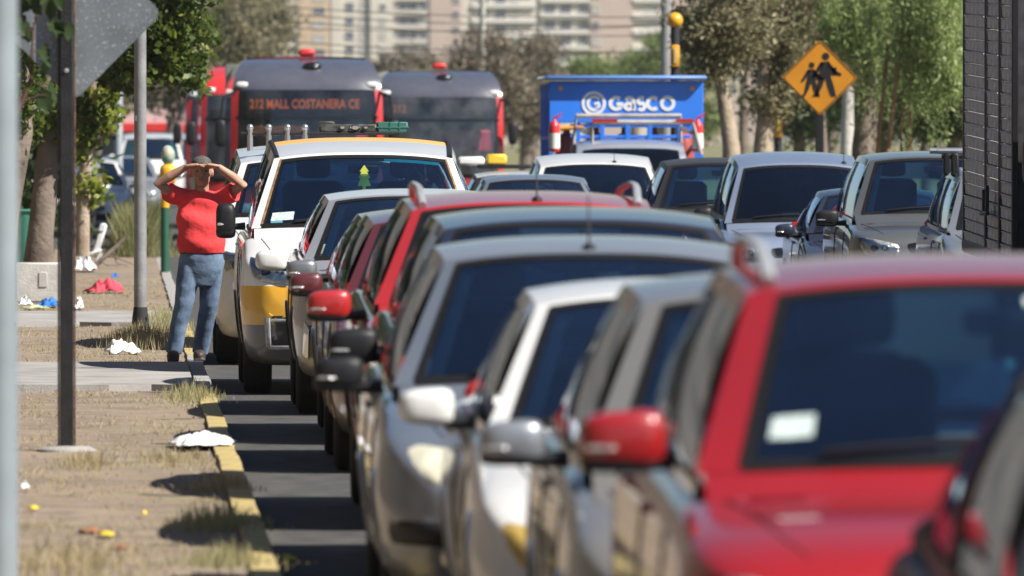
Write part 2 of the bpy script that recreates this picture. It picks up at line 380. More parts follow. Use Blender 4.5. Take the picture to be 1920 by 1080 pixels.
# ------------------------------------------------------------------ far apartment blocks
WALLC = mat('cream_render', (0.60, 0.555, 0.48), rough=0.9, var=0.05, vscale=.2)
WALLP = mat('pinkish_render', (0.50, 0.40, 0.345), rough=0.9, var=0.05, vscale=.2)
WALLO = mat('peach_render', (0.56, 0.42, 0.29), rough=0.9, var=0.05, vscale=.2)
WALLG = mat('grey_render', (0.36, 0.35, 0.34), rough=0.9, var=0.05, vscale=.2)
PANE = mat('far_window_glass', (0.07, 0.09, 0.13), rough=0.12, var=0.4, vscale=.35, coat=.5)
FRAME = mat('white_window_frame', (0.68, 0.66, 0.62), rough=0.6)
CURT = mat('curtained_window', (0.42, 0.42, 0.40), rough=0.6, var=.2, vscale=.4)
FH = 2.62
wcache = {}
def building(label, d, bays, z0=0.0, floors=12, depth=16):
    """bays: list of (x_px0, x_px1, wall material, proud metres, [(centre fraction, width m, height m, pane material idx)], slab band?)"""
    s = FPX / d
    t = thing('apartment_building', label, 'building', (0, d, 0))
    H = floors * FH + 1.5
    for (xa, xb, wm, proud, wins, band) in bays:
        a = (xa - VPX) / s; b = (xb - VPX) / s
        mb = MB()
        mb.box(((a + b) / 2, depth / 2 - proud, H / 2), (b - a - .02, depth, H)); mb.build('wall', wm, t, smooth=False)
        for k in range(3, floors):
            zc = k * FH + 1.5
            if band:
                q = MB(); q.box(((a + b) / 2, -proud - .32, zc - 1.15), (b - a - .1, .6, .62)); q.build('balcony_front', WALLC if band == 1 else FRAME, t, smooth=False)
            for (fr, w, h, mi) in wins:
                xw = lerp(a, b, fr); rr2 = random.Random(int(xw * 31) + k * 7)
                key = (round(w, 2), round(h, 2))
                if key not in wcache:
                    q = MB()
                    for (c, e) in (((0, 0, h / 2 + .05), (w + .2, .16, .1)), ((0, 0, -h / 2 - .05), (w + .2, .2, .1)), ((-w / 2 - .05, 0, 0), (.1, .16, h)), ((w / 2 + .05, 0, 0), (.1, .16, h)), ((0, -.01, 0), (.07, .1, h))): q.box(c, e)
                    f0 = q.build('window', FRAME, t, smooth=False); fd = f0.data; bpy.data.objects.remove(f0)
                    ps = []
                    for pm in (PANE, CURT):
                        q = MB(); q.box((0, .03, 0), (w, .06, h)); p0 = q.build('pane', pm, t, smooth=False); ps.append(p0.data); bpy.data.objects.remove(p0)
                    wcache[key] = (fd, ps)
                fd, ps = wcache[key]
                f = bpy.data.objects.new('window', fd); COL.objects.link(f); f.parent = t; f.location = (xw, -proud - .06, zc)
                p = bpy.data.objects.new('pane', ps[1 if rr2.random() < .25 + (mi == 2) * .4 else 0]); COL.objects.link(p); p.parent = f
    return t
building('cream and peach apartment block, leftmost, above the front bus', 2150, [
    (470, 560, WALLC, 0.0, [(.30, 2.2, 1.5, 1), (.72, 2.2, 1.5, 1)], 1), (560, 618, WALLO, 0.6, [(.66, 2.0, 1.3, 2)], 0)])
building('white apartment block with narrow vertical fins between the two buses', 2080, [
    (621, 640, WALLC, .5, [], 0), (640, 694, WALLC, 0, [(.28, 1.5, 1.5, 1), (.80, 1.5, 1.5, 2)], 0), (694, 738, WALLC, .7, [(.55, 1.0, 1.0, 2)], 0), (738, 804, WALLG, -.6, [(.40, 3.4, 1.1, 1), (.86, 1.1, 1.3, 1)], 1)])
building('pinkish apartment block with blank render and white corner bays', 1960, [
    (806, 866, WALLP, .5, [(.82, .9, 1.1, 1)], 0), (866, 882, WALLC, .2, [], 0), (884, 1006, WALLC, 0, [(.18, 1.7, 1.3, 1), (.45, 1.7, 1.3, 1), (.68, 1.0, 1.2, 2)], 2)])
building('tall white and pink apartment block beside the utility pole', 1880, [
    (1012, 1106, WALLC, 0, [(.20, 1.7, 1.4, 1), (.52, 1.7, 1.4, 1), (.86, 1.2, 1.3, 2)], 2), (1106, 1186, WALLP, .5, [(.14, 1.0, 1.2, 2)], 0), (1186, 1262, WALLC, .1, [(.5, 1.8, 1.3, 2)], 2), (1262, 1420, WALLP, 0, [(.3, 1.6, 1.3, 1), (.7, 1.6, 1.3, 1)], 0)])

# low shop with a red fascia closing the side street, left background
def shop():
    d = 395; t = thing('shop_building', 'low pale shop with red fascia beyond the side street', 'building', (0, d, 0))
    mb = MB(); mb.box((-4, 4, 2.6), (14, 8, 5.2)); mb.build('wall', mat('pale_shop_wall', (.52, .50, .48), rough=.9, var=.1, vscale=.6), t, smooth=False)
    mb = MB(); mb.box((-2.5, -.5, 2.15), (9.4, 1.0, .32), .03); mb.build('awning', mat('red_fascia', (.62, .035, .035), rough=.5), t, smooth=False)
    for x in (-6.5, -4.6, -2.6, -.6, 1.2):
        q = MB(); q.box((x, -.06, 1.05), (1.5, .16, 1.9)); w = q.build('shop_window', FRAME, t, smooth=False)
        q = MB(); q.box((x, -.12, 1.05), (1.3, .1, 1.7)); q.build('pane', PANE, w, smooth=False)
    for x in (-6, -3, 0, 2): q = MB(); q.box((x, -.03, 3.7), (1.2, .14, 1.1)); q.build('upper_window', PANE, t, smooth=False)
shop()

# ------------------------------------------------------------------ trees
def leaves_arrays(C, sz, aspect, N, up=0.0, seed=1, droop=0.0, fold=.25):
    g = np.random.default_rng(seed); n = len(C)
    d = g.normal(size=(n, 3)); d[:, 2] += up; d[:, 2] -= droop; d /= np.linalg.norm(d, axis=1)[:, None]
    a = g.normal(size=(n, 3)); w = np.cross(d, a); w /= np.linalg.norm(w, axis=1)[:, None]; nn = np.cross(d, w)
    L = (sz * g.uniform(.6, 1.3, n))[:, None]; W = L * aspect
    V = np.empty((n, 4, 3)); V[:, 0] = C - d * L * .5; V[:, 1] = C + w * W * .5 + nn * L * fold * .3; V[:, 2] = C + d * L * .5; V[:, 3] = C - w * W * .5 + nn * L * fold * .3
    F = np.arange(n * 4).reshape(n, 4)
    return V.reshape(-1, 3), F
def tree(name, label, loc, trunk, limbs, crowns, nleaf, leaf, lmat, bmat, aspect=.5, clump=.22, nclump=60, seed=1, group=None, droop=0.0, cat='tree', strands=None):
    """trunk: [(x,y,z,r)...]; limbs: list of such; crowns: [(cx,cy,cz,rx,ry,rz,weight)]"""
    t = thing(name, label, cat, loc, group); g = np.random.default_rng(seed)
    mb = MB(); mb.tube([p[:3] for p in trunk], [p[3] for p in trunk], 10); mb.build('trunk', bmat, t)
    if limbs:
        for lb in limbs:
            mb = MB(); mb.tube([p[:3] for p in lb], [p[3] for p in lb], 7); mb.build('limb', bmat, t)
    wt = np.array([c[6] for c in crowns], float); wt /= wt.sum(); P = []
    for c, w in zip(crowns, wt):
        k = max(3, int(nclump * w)); u = g.normal(size=(k, 3)); u /= np.linalg.norm(u, axis=1)[:, None]; u *= (g.uniform(.25, 1, k) ** .45)[:, None]
        cc = u * np.array(c[3:6]) + np.array(c[:3]); m = max(1, int(nleaf * w / k))
        sg = clump * g.uniform(.5, 1.4, k)
        for q in range(k):
            pts = g.normal(size=(m, 3)) * sg[q] * np.array([1, 1, .75]); P.append(cc[q] + pts)
    if strands:
        for (cx, cy, cz, rx, ry, nst, ln) in strands:
            bun = [(cx + g.uniform(-rx, rx), cy + g.uniform(-ry, ry)) for _ in range(max(3, nst // 6))]
            for q in range(nst):
                bx_, by_ = bun[int(g.integers(len(bun)))]; x, y_ = bx_ + g.normal() * .11, by_ + g.normal() * .2; z0 = cz + g.uniform(-.4, .5); l = ln * g.uniform(.45, 1.1); m = int(l / (leaf * .16))
                tt = g.uniform(0, 1, m); sw_ = g.normal(size=2) * .12
                P.append(np.c_[x + sw_[0] * tt ** 2 + g.normal(size=m) * .05, y_ + sw_[1] * tt ** 2 + g.normal(size=m) * .05, z0 - l * tt])
    P = np.concatenate(P)
    V, F = leaves_arrays(P, leaf, aspect, None, seed=seed + 5, droop=droop)
    fastmesh('crown', V, F, lmat, t)
    return t
BARK = bark_mat('grey_brown_bark', (.13, .10, .08), (.22, .18, .145))
BARKP = bark_mat('pale_bark', (.30, .23, .17), (.42, .34, .26))
BARKO = bark_mat('orange_bark', (.27, .14, .07), (.38, .22, .12))
LF_OL = leaf_mat('olive_leaves', (.11, .11, .055), (.38, .34, .20), (.46, .39, .25), .35)
LF_BR = leaf_mat('bright_leaves', (.05, .09, .02), (.15, .20, .035), (.30, .28, .04), .45)
LF_PE = leaf_mat('pepper_tree_leaves', (.13, .20, .06), (.48, .57, .24), (.68, .72, .46), .5)
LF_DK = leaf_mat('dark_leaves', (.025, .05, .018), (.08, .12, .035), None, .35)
LF_DU = leaf_mat('dusty_brown_leaves', (.15, .13, .09), (.25, .21, .15), None, .3)
LF_GR = leaf_mat('fresh_green_leaves', (.13, .19, .06), (.25, .30, .10), None, .3)

# olive-brown trees on the verge (right of the gas truck)
def vtree(x, d, label, trunk_px, r, crown_px, nleaf, leaf, lm, bm, seed, **kw):
    """trunk_px: photo pixels from base up; crown_px: (x,y,rx,ry,depth,weight) in photo pixels"""
    s = FPX / d; base = px(x, 250, d); base.z = 0.1 if base.x > 9.7 else KT
    tr = []
    n = len(trunk_px)
    for i, (a, b) in enumerate(trunk_px):
        p = px(a, b, d); tr.append((p.x - base.x, 0, p.z - base.z, r * (1 - .5 * i / max(1, n - 1))))
    tr = [(tr[0][0], 0, -.05, r * 1.25)] + tr
    cr = []
    for (a, b, ra, rb, dp, w) in crown_px:
        p = px(a, b, d); cr.append((p.x - base.x, kw.get('dy', 0), p.z - base.z, ra / s, dp, rb / s, w))
    kw.pop('dy', None)
    return tree(kw.pop('name', 'verge_tree'), label, base, tr, kw.pop('limbs', None), cr, nleaf, leaf, lm, bm, seed=seed, **kw)
vtree(1375, 186, 'olive-brown tree with slanting pale trunk right of the blue truck', [(1372, 275), (1362, 210), (1352, 150), (1350, 60)], .15,
      [(1350, 60, 80, 70, .9, 1.2), (1330, 120, 52, 45, .7, .6), (1400, 20, 60, 60, .9, .8), (1310, 20, 40, 70, .7, .6), (1360, -60, 90, 60, 1.0, .6)], 12000, .115, LF_OL, BARKP, 11, clump=.15, nclump=75, aspect=.35)
vtree(1440, 190, 'olive tree with stout pale trunk behind the amber beacon pole', [(1432, 275), (1436, 215), (1432, 150), (1436, 50)], .17,
      [(1450, 70, 70, 70, .9, 1.2), (1425, 185, 38, 38, .5, .5), (1470, 130, 40, 55, .6, .5), (1480, -10, 70, 60, .9, .7)], 10000, .115, LF_OL, BARKP, 12, clump=.15, nclump=60, aspect=.35)
vtree(1540, 196, 'thin dry reddish tree with bare twigs behind the school sign', [(1545, 275), (1540, 200), (1530, 100), (1510, 0)], .08,
      [(1530, 40, 60, 70, .6, 1), (1560, 110, 40, 50, .5, .6)], 4500, .08, leaf_mat('reddish_dry_leaves', (.17, .11, .075), (.28, .20, .14), None, .3), BARK, 13, clump=.2, nclump=50,
      limbs=[[(0, 0, 2.2, .04), (-.3, 0, 3.2, .03), (-.7, .1, 4.3, .012)], [(0, 0, 2.6, .04), (.3, -.1, 3.4, .03), (.5, 0, 4.5, .012)], [(-.1, 0, 3., .03), (-.5, .1, 3.5, .02), (-1., .1, 4.4, .01)], [(-.2, 0, 3.3, .03), (.2, -.1, 3.9, .02), (.9, .1, 4.3, .01)]])
vtree(1625, 176, 'weeping pepper tree with thick grey trunk right of the school sign', [(1622, 275), (1628, 200), (1632, 140), (1640, 30)], .20,
      [(1600, 60, 70, 60, .9, 1), (1690, 30, 90, 60, 1.0, 1.2), (1640, -60, 110, 60, 1.0, 1)], 12000, .10, LF_PE, BARK, 14, clump=.16, nclump=90, aspect=.28, droop=1.2,
      strands=[(-.15, -.3, 4.1, .75, .8, 42, 1.5), (.7, -.2, 4.2, .9, .9, 60, 1.9), (1.2, .2, 4.3, .5, .9, 26, 2.3)])
vtree(1705, 172, 'weeping pepper tree with slender orange stem near the black truck', [(1705, 275), (1706, 200), (1704, 120), (1708, 20)], .055,
      [(1740, 60, 60, 60, .8, 1), (1770, 150, 40, 60, .6, .6), (1760, -50, 80, 60, .9, .8)], 9000, .10, LF_PE, BARKO, 15, clump=.16, nclump=70, aspect=.28, droop=1.2,
      limbs=[[(-.48, .1, 0, .04), (-.46, .1, 1.6, .035), (-.3, .1, 3.2, .03)], [(-.36, -.1, 0, .04), (-.34, -.1, 1.4, .04), (-.15, -.1, 3.0, .03)], [(-.08, .2, 0, .025), (-.1, .2, 2, .02), (0, .2, 3.2, .02)]],
      strands=[(.35, 0, 4.0, .5, .7, 44, 2.2), (.0, 0, 4.1, .9, .9, 40, 1.4)])
vtree(1590, 205, 'pale white-barked tree trunk just right of the school sign', [(1590, 275), (1591, 200), (1594, 120), (1600, 0)], .13,
      [(1600, 60, 60, 60, .8, 1), (1580, -10, 60, 60, .8, 1)], 5000, .1, LF_OL, bark_mat('white_bark', (.42, .40, .37), (.55, .53, .49)), 16, clump=.2, nclump=60, aspect=.3, droop=.6)
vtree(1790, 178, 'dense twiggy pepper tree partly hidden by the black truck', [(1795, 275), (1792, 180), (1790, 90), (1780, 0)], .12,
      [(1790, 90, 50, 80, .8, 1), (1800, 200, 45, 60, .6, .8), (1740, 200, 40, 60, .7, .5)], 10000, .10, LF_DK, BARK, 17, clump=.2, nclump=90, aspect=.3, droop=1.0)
# bigger trees standing back on the verge
gb = 'trees standing back on the right verge'
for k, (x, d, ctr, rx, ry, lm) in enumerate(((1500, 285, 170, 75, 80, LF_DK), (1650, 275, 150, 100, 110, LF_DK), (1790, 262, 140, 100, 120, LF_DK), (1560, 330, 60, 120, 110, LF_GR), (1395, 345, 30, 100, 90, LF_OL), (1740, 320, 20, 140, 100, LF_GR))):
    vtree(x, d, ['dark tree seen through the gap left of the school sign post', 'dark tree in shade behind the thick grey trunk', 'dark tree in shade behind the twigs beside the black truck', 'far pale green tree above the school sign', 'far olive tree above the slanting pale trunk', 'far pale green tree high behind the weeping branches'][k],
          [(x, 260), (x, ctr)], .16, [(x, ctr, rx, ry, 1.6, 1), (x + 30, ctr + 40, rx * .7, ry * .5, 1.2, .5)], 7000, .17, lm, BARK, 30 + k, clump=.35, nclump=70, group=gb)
# hazy trees far down the road
gf = 'hazy trees far down the road'
far = [(930, 420, 150, 45, 80, LF_DU, 'dusty brown tree between the right bus and the blue truck'), (985, 470, 175, 45, 85, LF_DU, 'dusty tree close to the left edge of the blue truck'),
       (900, 520, 110, 50, 55, LF_DU, 'smaller dusty tree just above the right bus corner'), (1000, 560, 120, 60, 50, LF_DU, 'dusty brown tree in front of the pinkish apartment block'),
       (1110, 610, 140, 45, 32, LF_GR, 'pale green shrubby tree above the left half of the blue truck'), (1190, 640, 135, 45, 36, LF_GR, 'pale green tree above the right half of the blue truck'), (1240, 600, 120, 34, 50, LF_GR, 'pale green tree at the foot of the utility pole'),
       (450, 430, 40, 60, 90, LF_OL, 'grey-green tree above the roof of the front bus'), (400, 470, 50, 50, 110, LF_OL, 'grey-green tree behind the left edge of the front bus'), (500, 560, 20, 40, 70, LF_OL, 'thin grey-green tree left of the cream apartment block'),
       (320, 360, 120, 70, 80, LF_DU, 'brownish tree behind the light pole over the shop'), (180, 380, 110, 110, 90, LF_OL, 'grey-green tree over the shop roof at far left'), (60, 340, 120, 110, 120, LF_DK, 'dark tree at far left behind the diamond sign'),
       (760, 700, 130, 60, 26, LF_DU, 'low dusty tree between the roofs of the two buses'), (1300, 520, 180, 50, 80, LF_GR, 'pale green tree between the blue truck and the slanting trunk')]
for k, (x, d, yy, rx, ry, lm, lb) in enumerate(far):
    s = FPX / d
    vtree(x, d, lb, [(x, 262), (x + 3, (yy + 262) / 2), (x, yy)], .16 * 130 / s * .5, [(x, yy, rx, ry, rx / s, 1), (x - rx * .4, yy + ry * .5, rx * .6, ry * .5, rx / s * .6, .5), (x + rx * .4, yy + ry * .6, rx * .6, ry * .5, rx / s * .6, .5)], 5200, 7.5 / s + .06, lm, BARK, 50 + k, clump=11 / s + .1, nclump=60, group=gf, name='background_tree')

# pavement trees on the left
def left_trees():
    d = 128; s = FPX / d
    b = px(75, 480, d); b.z = KT
    def P(x, y_, dy=0, r=.1): p = px(x, y_, d); return (p.x - b.x, dy, p.z - b.z, r)
    tree('pavement_tree', 'leafy pavement tree with leaning grey trunk behind the black post', b, [P(72, 505, 0, .19), P(76, 440, 0, .155), P(86, 340, 0, .14), P(92, 270, .1, .13), P(110, 170, .2, .1), P(160, 40, .2, .06)],
         [[P(108, 180, .2, .08), P(180, 110, .3, .06), P(260, 60, .2, .04), P(330, 60, 0, .02)], [P(98, 230, .1, .07), P(70, 180, -.2, .06), P(40, 120, -.3, .04)], [P(150, 80, .2, .06), P(230, 0, .1, .05), P(330, -40, 0, .03)]],
         [tuple(list(P(300, 40)[:3]) + [80 / s, .8, 75 / s, 1.3]), tuple(list(P(235, 110)[:3]) + [50 / s, .7, 60 / s, .8]), tuple(list(P(340, 120)[:3]) + [45 / s, .6, 45 / s, .5]), tuple(list(P(330, -50)[:3]) + [90 / s, .9, 60 / s, .8]), tuple(list(P(60, 215)[:3]) + [40 / s, .5, 40 / s, .45]), tuple(list(P(160, 215)[:3]) + [22 / s, .4, 50 / s, .22]), tuple(list(P(120, 0)[:3]) + [90 / s, .8, 80 / s, .6])],
         12000, .10, LF_BR, BARK, aspect=.62, clump=.12, nclump=120, seed=21)
    d2 = 118; b2 = px(0, 480, d2); b2.z = KT; s2 = FPX / d2
    def Q(x, y_, dy=0, r=.1): p = px(x, y_, d2); return (p.x - b2.x, dy, p.z - b2.z, r)
    tree('pavement_tree', 'thick grey trunk leaning in at the far left edge', b2, [Q(-12, 520, 0, .22), Q(8, 400, 0, .16), Q(22, 330, 0, .15), Q(36, 250, 0, .15), Q(40, 190, 0, .13), Q(20, 60, 0, .1)],
         [[Q(38, 240, 0, .08), Q(80, 170, .1, .06), Q(110, 60, .2, .04)]], [tuple(list(Q(40, 190)[:3]) + [45 / s2, .4, 40 / s2, .5]), tuple(list(Q(30, 40)[:3]) + [90 / s2, .7, 80 / s2, 1])], 5200, .08, LF_BR, BARK, aspect=.6, clump=.1, nclump=80, seed=22)
    d3 = 141; b3 = px(158, 470, d3); b3.z = KT; s3 = FPX / d3
    def T(x, y_, dy=0, r=.1): p = px(x, y_, d3); return (p.x - b3.x, dy, p.z - b3.z, r)
    tree('pavement_tree', 'slender pavement tree with yellow-green shoots right of the black post', b3, [T(154, 480, 0, .10), T(156, 400, 0, .085), T(160, 320, 0, .08), T(168, 240, 0, .075), T(178, 120, 0, .05)],
         None, [tuple(list(T(195, 205)[:3]) + [26 / s3, .3, 50 / s3, 1]), tuple(list(T(160, 280)[:3]) + [16 / s3, .2, 60 / s3, .5]), tuple(list(T(168, 355)[:3]) + [16 / s3, .2, 30 / s3, .5]), tuple(list(T(190, 60)[:3]) + [60 / s3, .5, 60 / s3, 1])], 1500, .11, leaf_mat('yellow_green_leaves', (.16, .21, .03), (.30, .34, .06), None, .5), BARKP, aspect=.7, clump=.07, nclump=60, seed=23)
    # near branch hanging in front of the diamond sign; its trunk stands just outside the frame
    d4 = 61; b4 = px(-95, 700, d4); b4.z = KT; s4 = FPX / d4
    def U(x, y_, dy=0, r=.01): p = px(x, y_, d4); return (p.x - b4.x, dy, p.z - b4.z, r)
    t4 = thing('roadside_tree', 'dark leafy branch hanging in front of the grey diamond sign', 'tree', b4)
    mb = MB(); mb.tube([U(-95, 900, 0, .1)[:3], U(-95, 300)[:3], U(-80, -150)[:3], U(-60, -700)[:3]], [.09, .08, .07, .05], 10); mb.build('trunk', BARK, t4)
    brs = [[(-85, 330, .03), (-20, 280, .022), (35, 205, .018), (58, 150, .010), (62, 60, .007), (70, 20, .006), (82, -60, .005)], [(58, 150, .006), (76, 160, .004), (86, 168, .003)], [(62, 60, .004), (50, 52, .003)], [(64, 95, .004), (84, 105, .003)], [(68, 25, .004), (92, 18, .003)], [(45, 190, .006), (75, 178, .004), (95, 180, .003)], [(-20, 280, .01), (10, 235, .008), (30, 225, .006)], [(68, 20, .005), (40, 5, .004), (20, -20, .003)]]
    for br in brs:
        mb = MB(); mb.tube([U(a, c)[:3] for a, c, r in br], [r for a, c, r in br], 6); mb.build('branch', mat('red_brown_twig', (.10, .055, .04), rough=.8), t4)
    lv = [(38, 45, 1.5), (32, 52, 1.2), (50, 62, 1.1), (82, 112, 1.3), (88, 122, 1.5), (84, 100, 1.0), (95, 178, 1.4), (84, 188, 1.5), (78, 172, 1.1), (88, 196, 1.1), (92, 12, 1.2), (98, 20, 1.1), (62, -5, 1.3), (48, 8, 1.2), (25, -15, 1.4), (68, 14, 1.0), (108, 52, 1.3), (118, 55, 1.2), (20, 8, 1.2), (12, 20, 1.4), (84, -12, 1.3), (36, -8, 1.2), (112, 5, 1.0), (104, 60, 1.1), (130, 60, 1.0), (30, 30, 1.0)]
    g = random.Random(4)
    for a, c, k in lv:
        mb = MB(); L = .10 * k; W = L * .62; n = 7
        up_ = []; 
        for i in range(n):
            tt = i / (n - 1); hw = W / 2 * math.sin(math.pi * min(1, tt * .92 + .06)) ** .8 * (1 + .18 * (-1) ** i)
            up_.append((tt * L, hw))
        vs = [(x_ - L / 2, 0, 0) for x_, h in up_] + [(x_ - L / 2, h, .008) for x_, h in up_] + [(x_ - L / 2, -h, .008) for x_, h in up_]
        fs = [(i, i + 1, n + i + 1, n + i) for i in range(n - 1)] + [(i, 2 * n + i, 2 * n + i + 1, i + 1) for i in range(n - 1)]
        mb.add(vs, fs); o = mb.build('leaf', LF_DK, t4); o.location = U(a, c, g.uniform(-.06, .06))[:3]; o.rotation_euler = (R(g.uniform(40, 140)), R(g.uniform(20, 120)), R(g.uniform(-50, 50)))
left_trees()
# dense trees beyond the pavement at left: the dark mass behind the trunks, the rest added unseen for the car flanks to mirror
for k, (x, d, rx) in enumerate(((-1.75, 158, .75), (-3.3, 168, 1.2), (-5.3, 163, 1.4), (-8.0, 172, 1.8))):
    tree('street_tree', ['dark bushy tree filling the left edge behind the trunks', 'second dark bushy tree, added unseen beyond the left edge', 'third dark bushy tree, added unseen beyond the left edge', 'outermost dark bushy tree, added unseen beyond the left edge'][k], (x, d, KT if d < 180 else 0), [(0, 0, -.05, .16), (0, 0, 1.5, .13), (.1, 0, 4, .08)], None,
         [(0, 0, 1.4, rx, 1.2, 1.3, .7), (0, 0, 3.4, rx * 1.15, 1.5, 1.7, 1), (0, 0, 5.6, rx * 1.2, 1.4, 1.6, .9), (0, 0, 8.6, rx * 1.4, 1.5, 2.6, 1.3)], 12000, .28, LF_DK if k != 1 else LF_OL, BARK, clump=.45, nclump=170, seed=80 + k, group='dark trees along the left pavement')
# ------------------------------------------------------------------ vehicles
def pchip(xs, ys):
    xs = np.array(xs, float); ys = np.array(ys, float); h = np.diff(xs); dl = np.diff(ys) / h; n = len(xs); m = np.zeros(n)
    m[0], m[-1] = dl[0], dl[-1]
    for i in range(1, n - 1):
        if dl[i - 1] * dl[i] > 0:
            w1 = 2 * h[i] + h[i - 1]; w2 = h[i] + 2 * h[i - 1]; m[i] = (w1 + w2) / (w1 / dl[i - 1] + w2 / dl[i])
    def f(x):
        x = min(max(x, xs[0]), xs[-1]); i = min(int(np.searchsorted(xs, x, side='right')) - 1, n - 2); t = (x - xs[i]) / h[i]
        return float(ys[i] * (1 + 2 * t) * (1 - t) ** 2 + m[i] * h[i] * t * (1 - t) ** 2 + ys[i + 1] * t * t * (3 - 2 * t) + m[i + 1] * h[i] * t * t * (t - 1))
    return f
def chaikin(P, k=2):
    for _ in range(k):
        Q = [P[0]]
        for a, b in zip(P[:-1], P[1:]):
            Q.append((a[0] * .75 + b[0] * .25, a[1] * .75 + b[1] * .25)); Q.append((a[0] * .25 + b[0] * .75, a[1] * .25 + b[1] * .75))
        Q.append(P[-1]); P = Q
    return P
SPEC = {
 'hatch': dict(L=4.05, W=1.72, H=1.50, hood=[(0, .56), (.05, .66), (.2, .77), (.5, .87), (1.02, .965)], cowl=1.02, belt=[(1.0, .93), (2.4, .97), (3.9, 1.02)], yA=1.12, zA=.99, yB=1.82, dB=.115, wB=.575, yCo=.62, yDo=.16, zD=1.05, nose=.55, zb0=.40, r=.30, c0=.62),
 'sedan': dict(L=4.4, W=1.72, H=1.45, hood=[(0, .54), (.05, .63), (.2, .73), (.5, .82), (1.12, .93)], cowl=1.12, belt=[(1.1, .90), (2.5, .93), (4.2, .98)], yA=1.22, zA=.95, yB=1.95, dB=.11, wB=.56, yCo=1.32, yDo=.62, zD=1.0, nose=.5, zb0=.40, r=.30, c0=.62),
 'suv': dict(L=4.3, W=1.80, H=1.65, hood=[(0, .76), (.04, .88), (.15, .97), (.5, 1.05), (1.05, 1.10)], cowl=1.05, belt=[(1.0, 1.03), (2.4, 1.07), (4.1, 1.13)], yA=1.15, zA=1.11, yB=1.82, dB=.115, wB=.60, yCo=.5, yDo=.14, zD=1.16, nose=.45, zb0=.45, r=.34, c0=.68),
 'van': dict(L=5.1, W=1.90, H=1.935, hood=[(0, .74), (.03, .90), (.12, 1.01), (.35, 1.10), (.86, 1.235)], cowl=.86, belt=[(.8, 1.15), (2.4, 1.17), (5.0, 1.2)], yA=.95, zA=1.25, yB=1.55, dB=.205, wB=.70, yCo=.2, yDo=.06, zD=1.2, nose=.42, zb0=.42, r=.33, c0=.70),
 'minivan': dict(L=4.3, W=1.80, H=1.80, hood=[(0, .70), (.04, .84), (.15, .93), (.4, 1.0), (.95, 1.10)], cowl=.95, belt=[(.9, 1.03), (2.4, 1.06), (4.2, 1.1)], yA=1.02, zA=1.12, yB=1.72, dB=.16, wB=.62, yCo=.25, yDo=.08, zD=1.12, nose=.45, zb0=.42, r=.32, c0=.66),
}
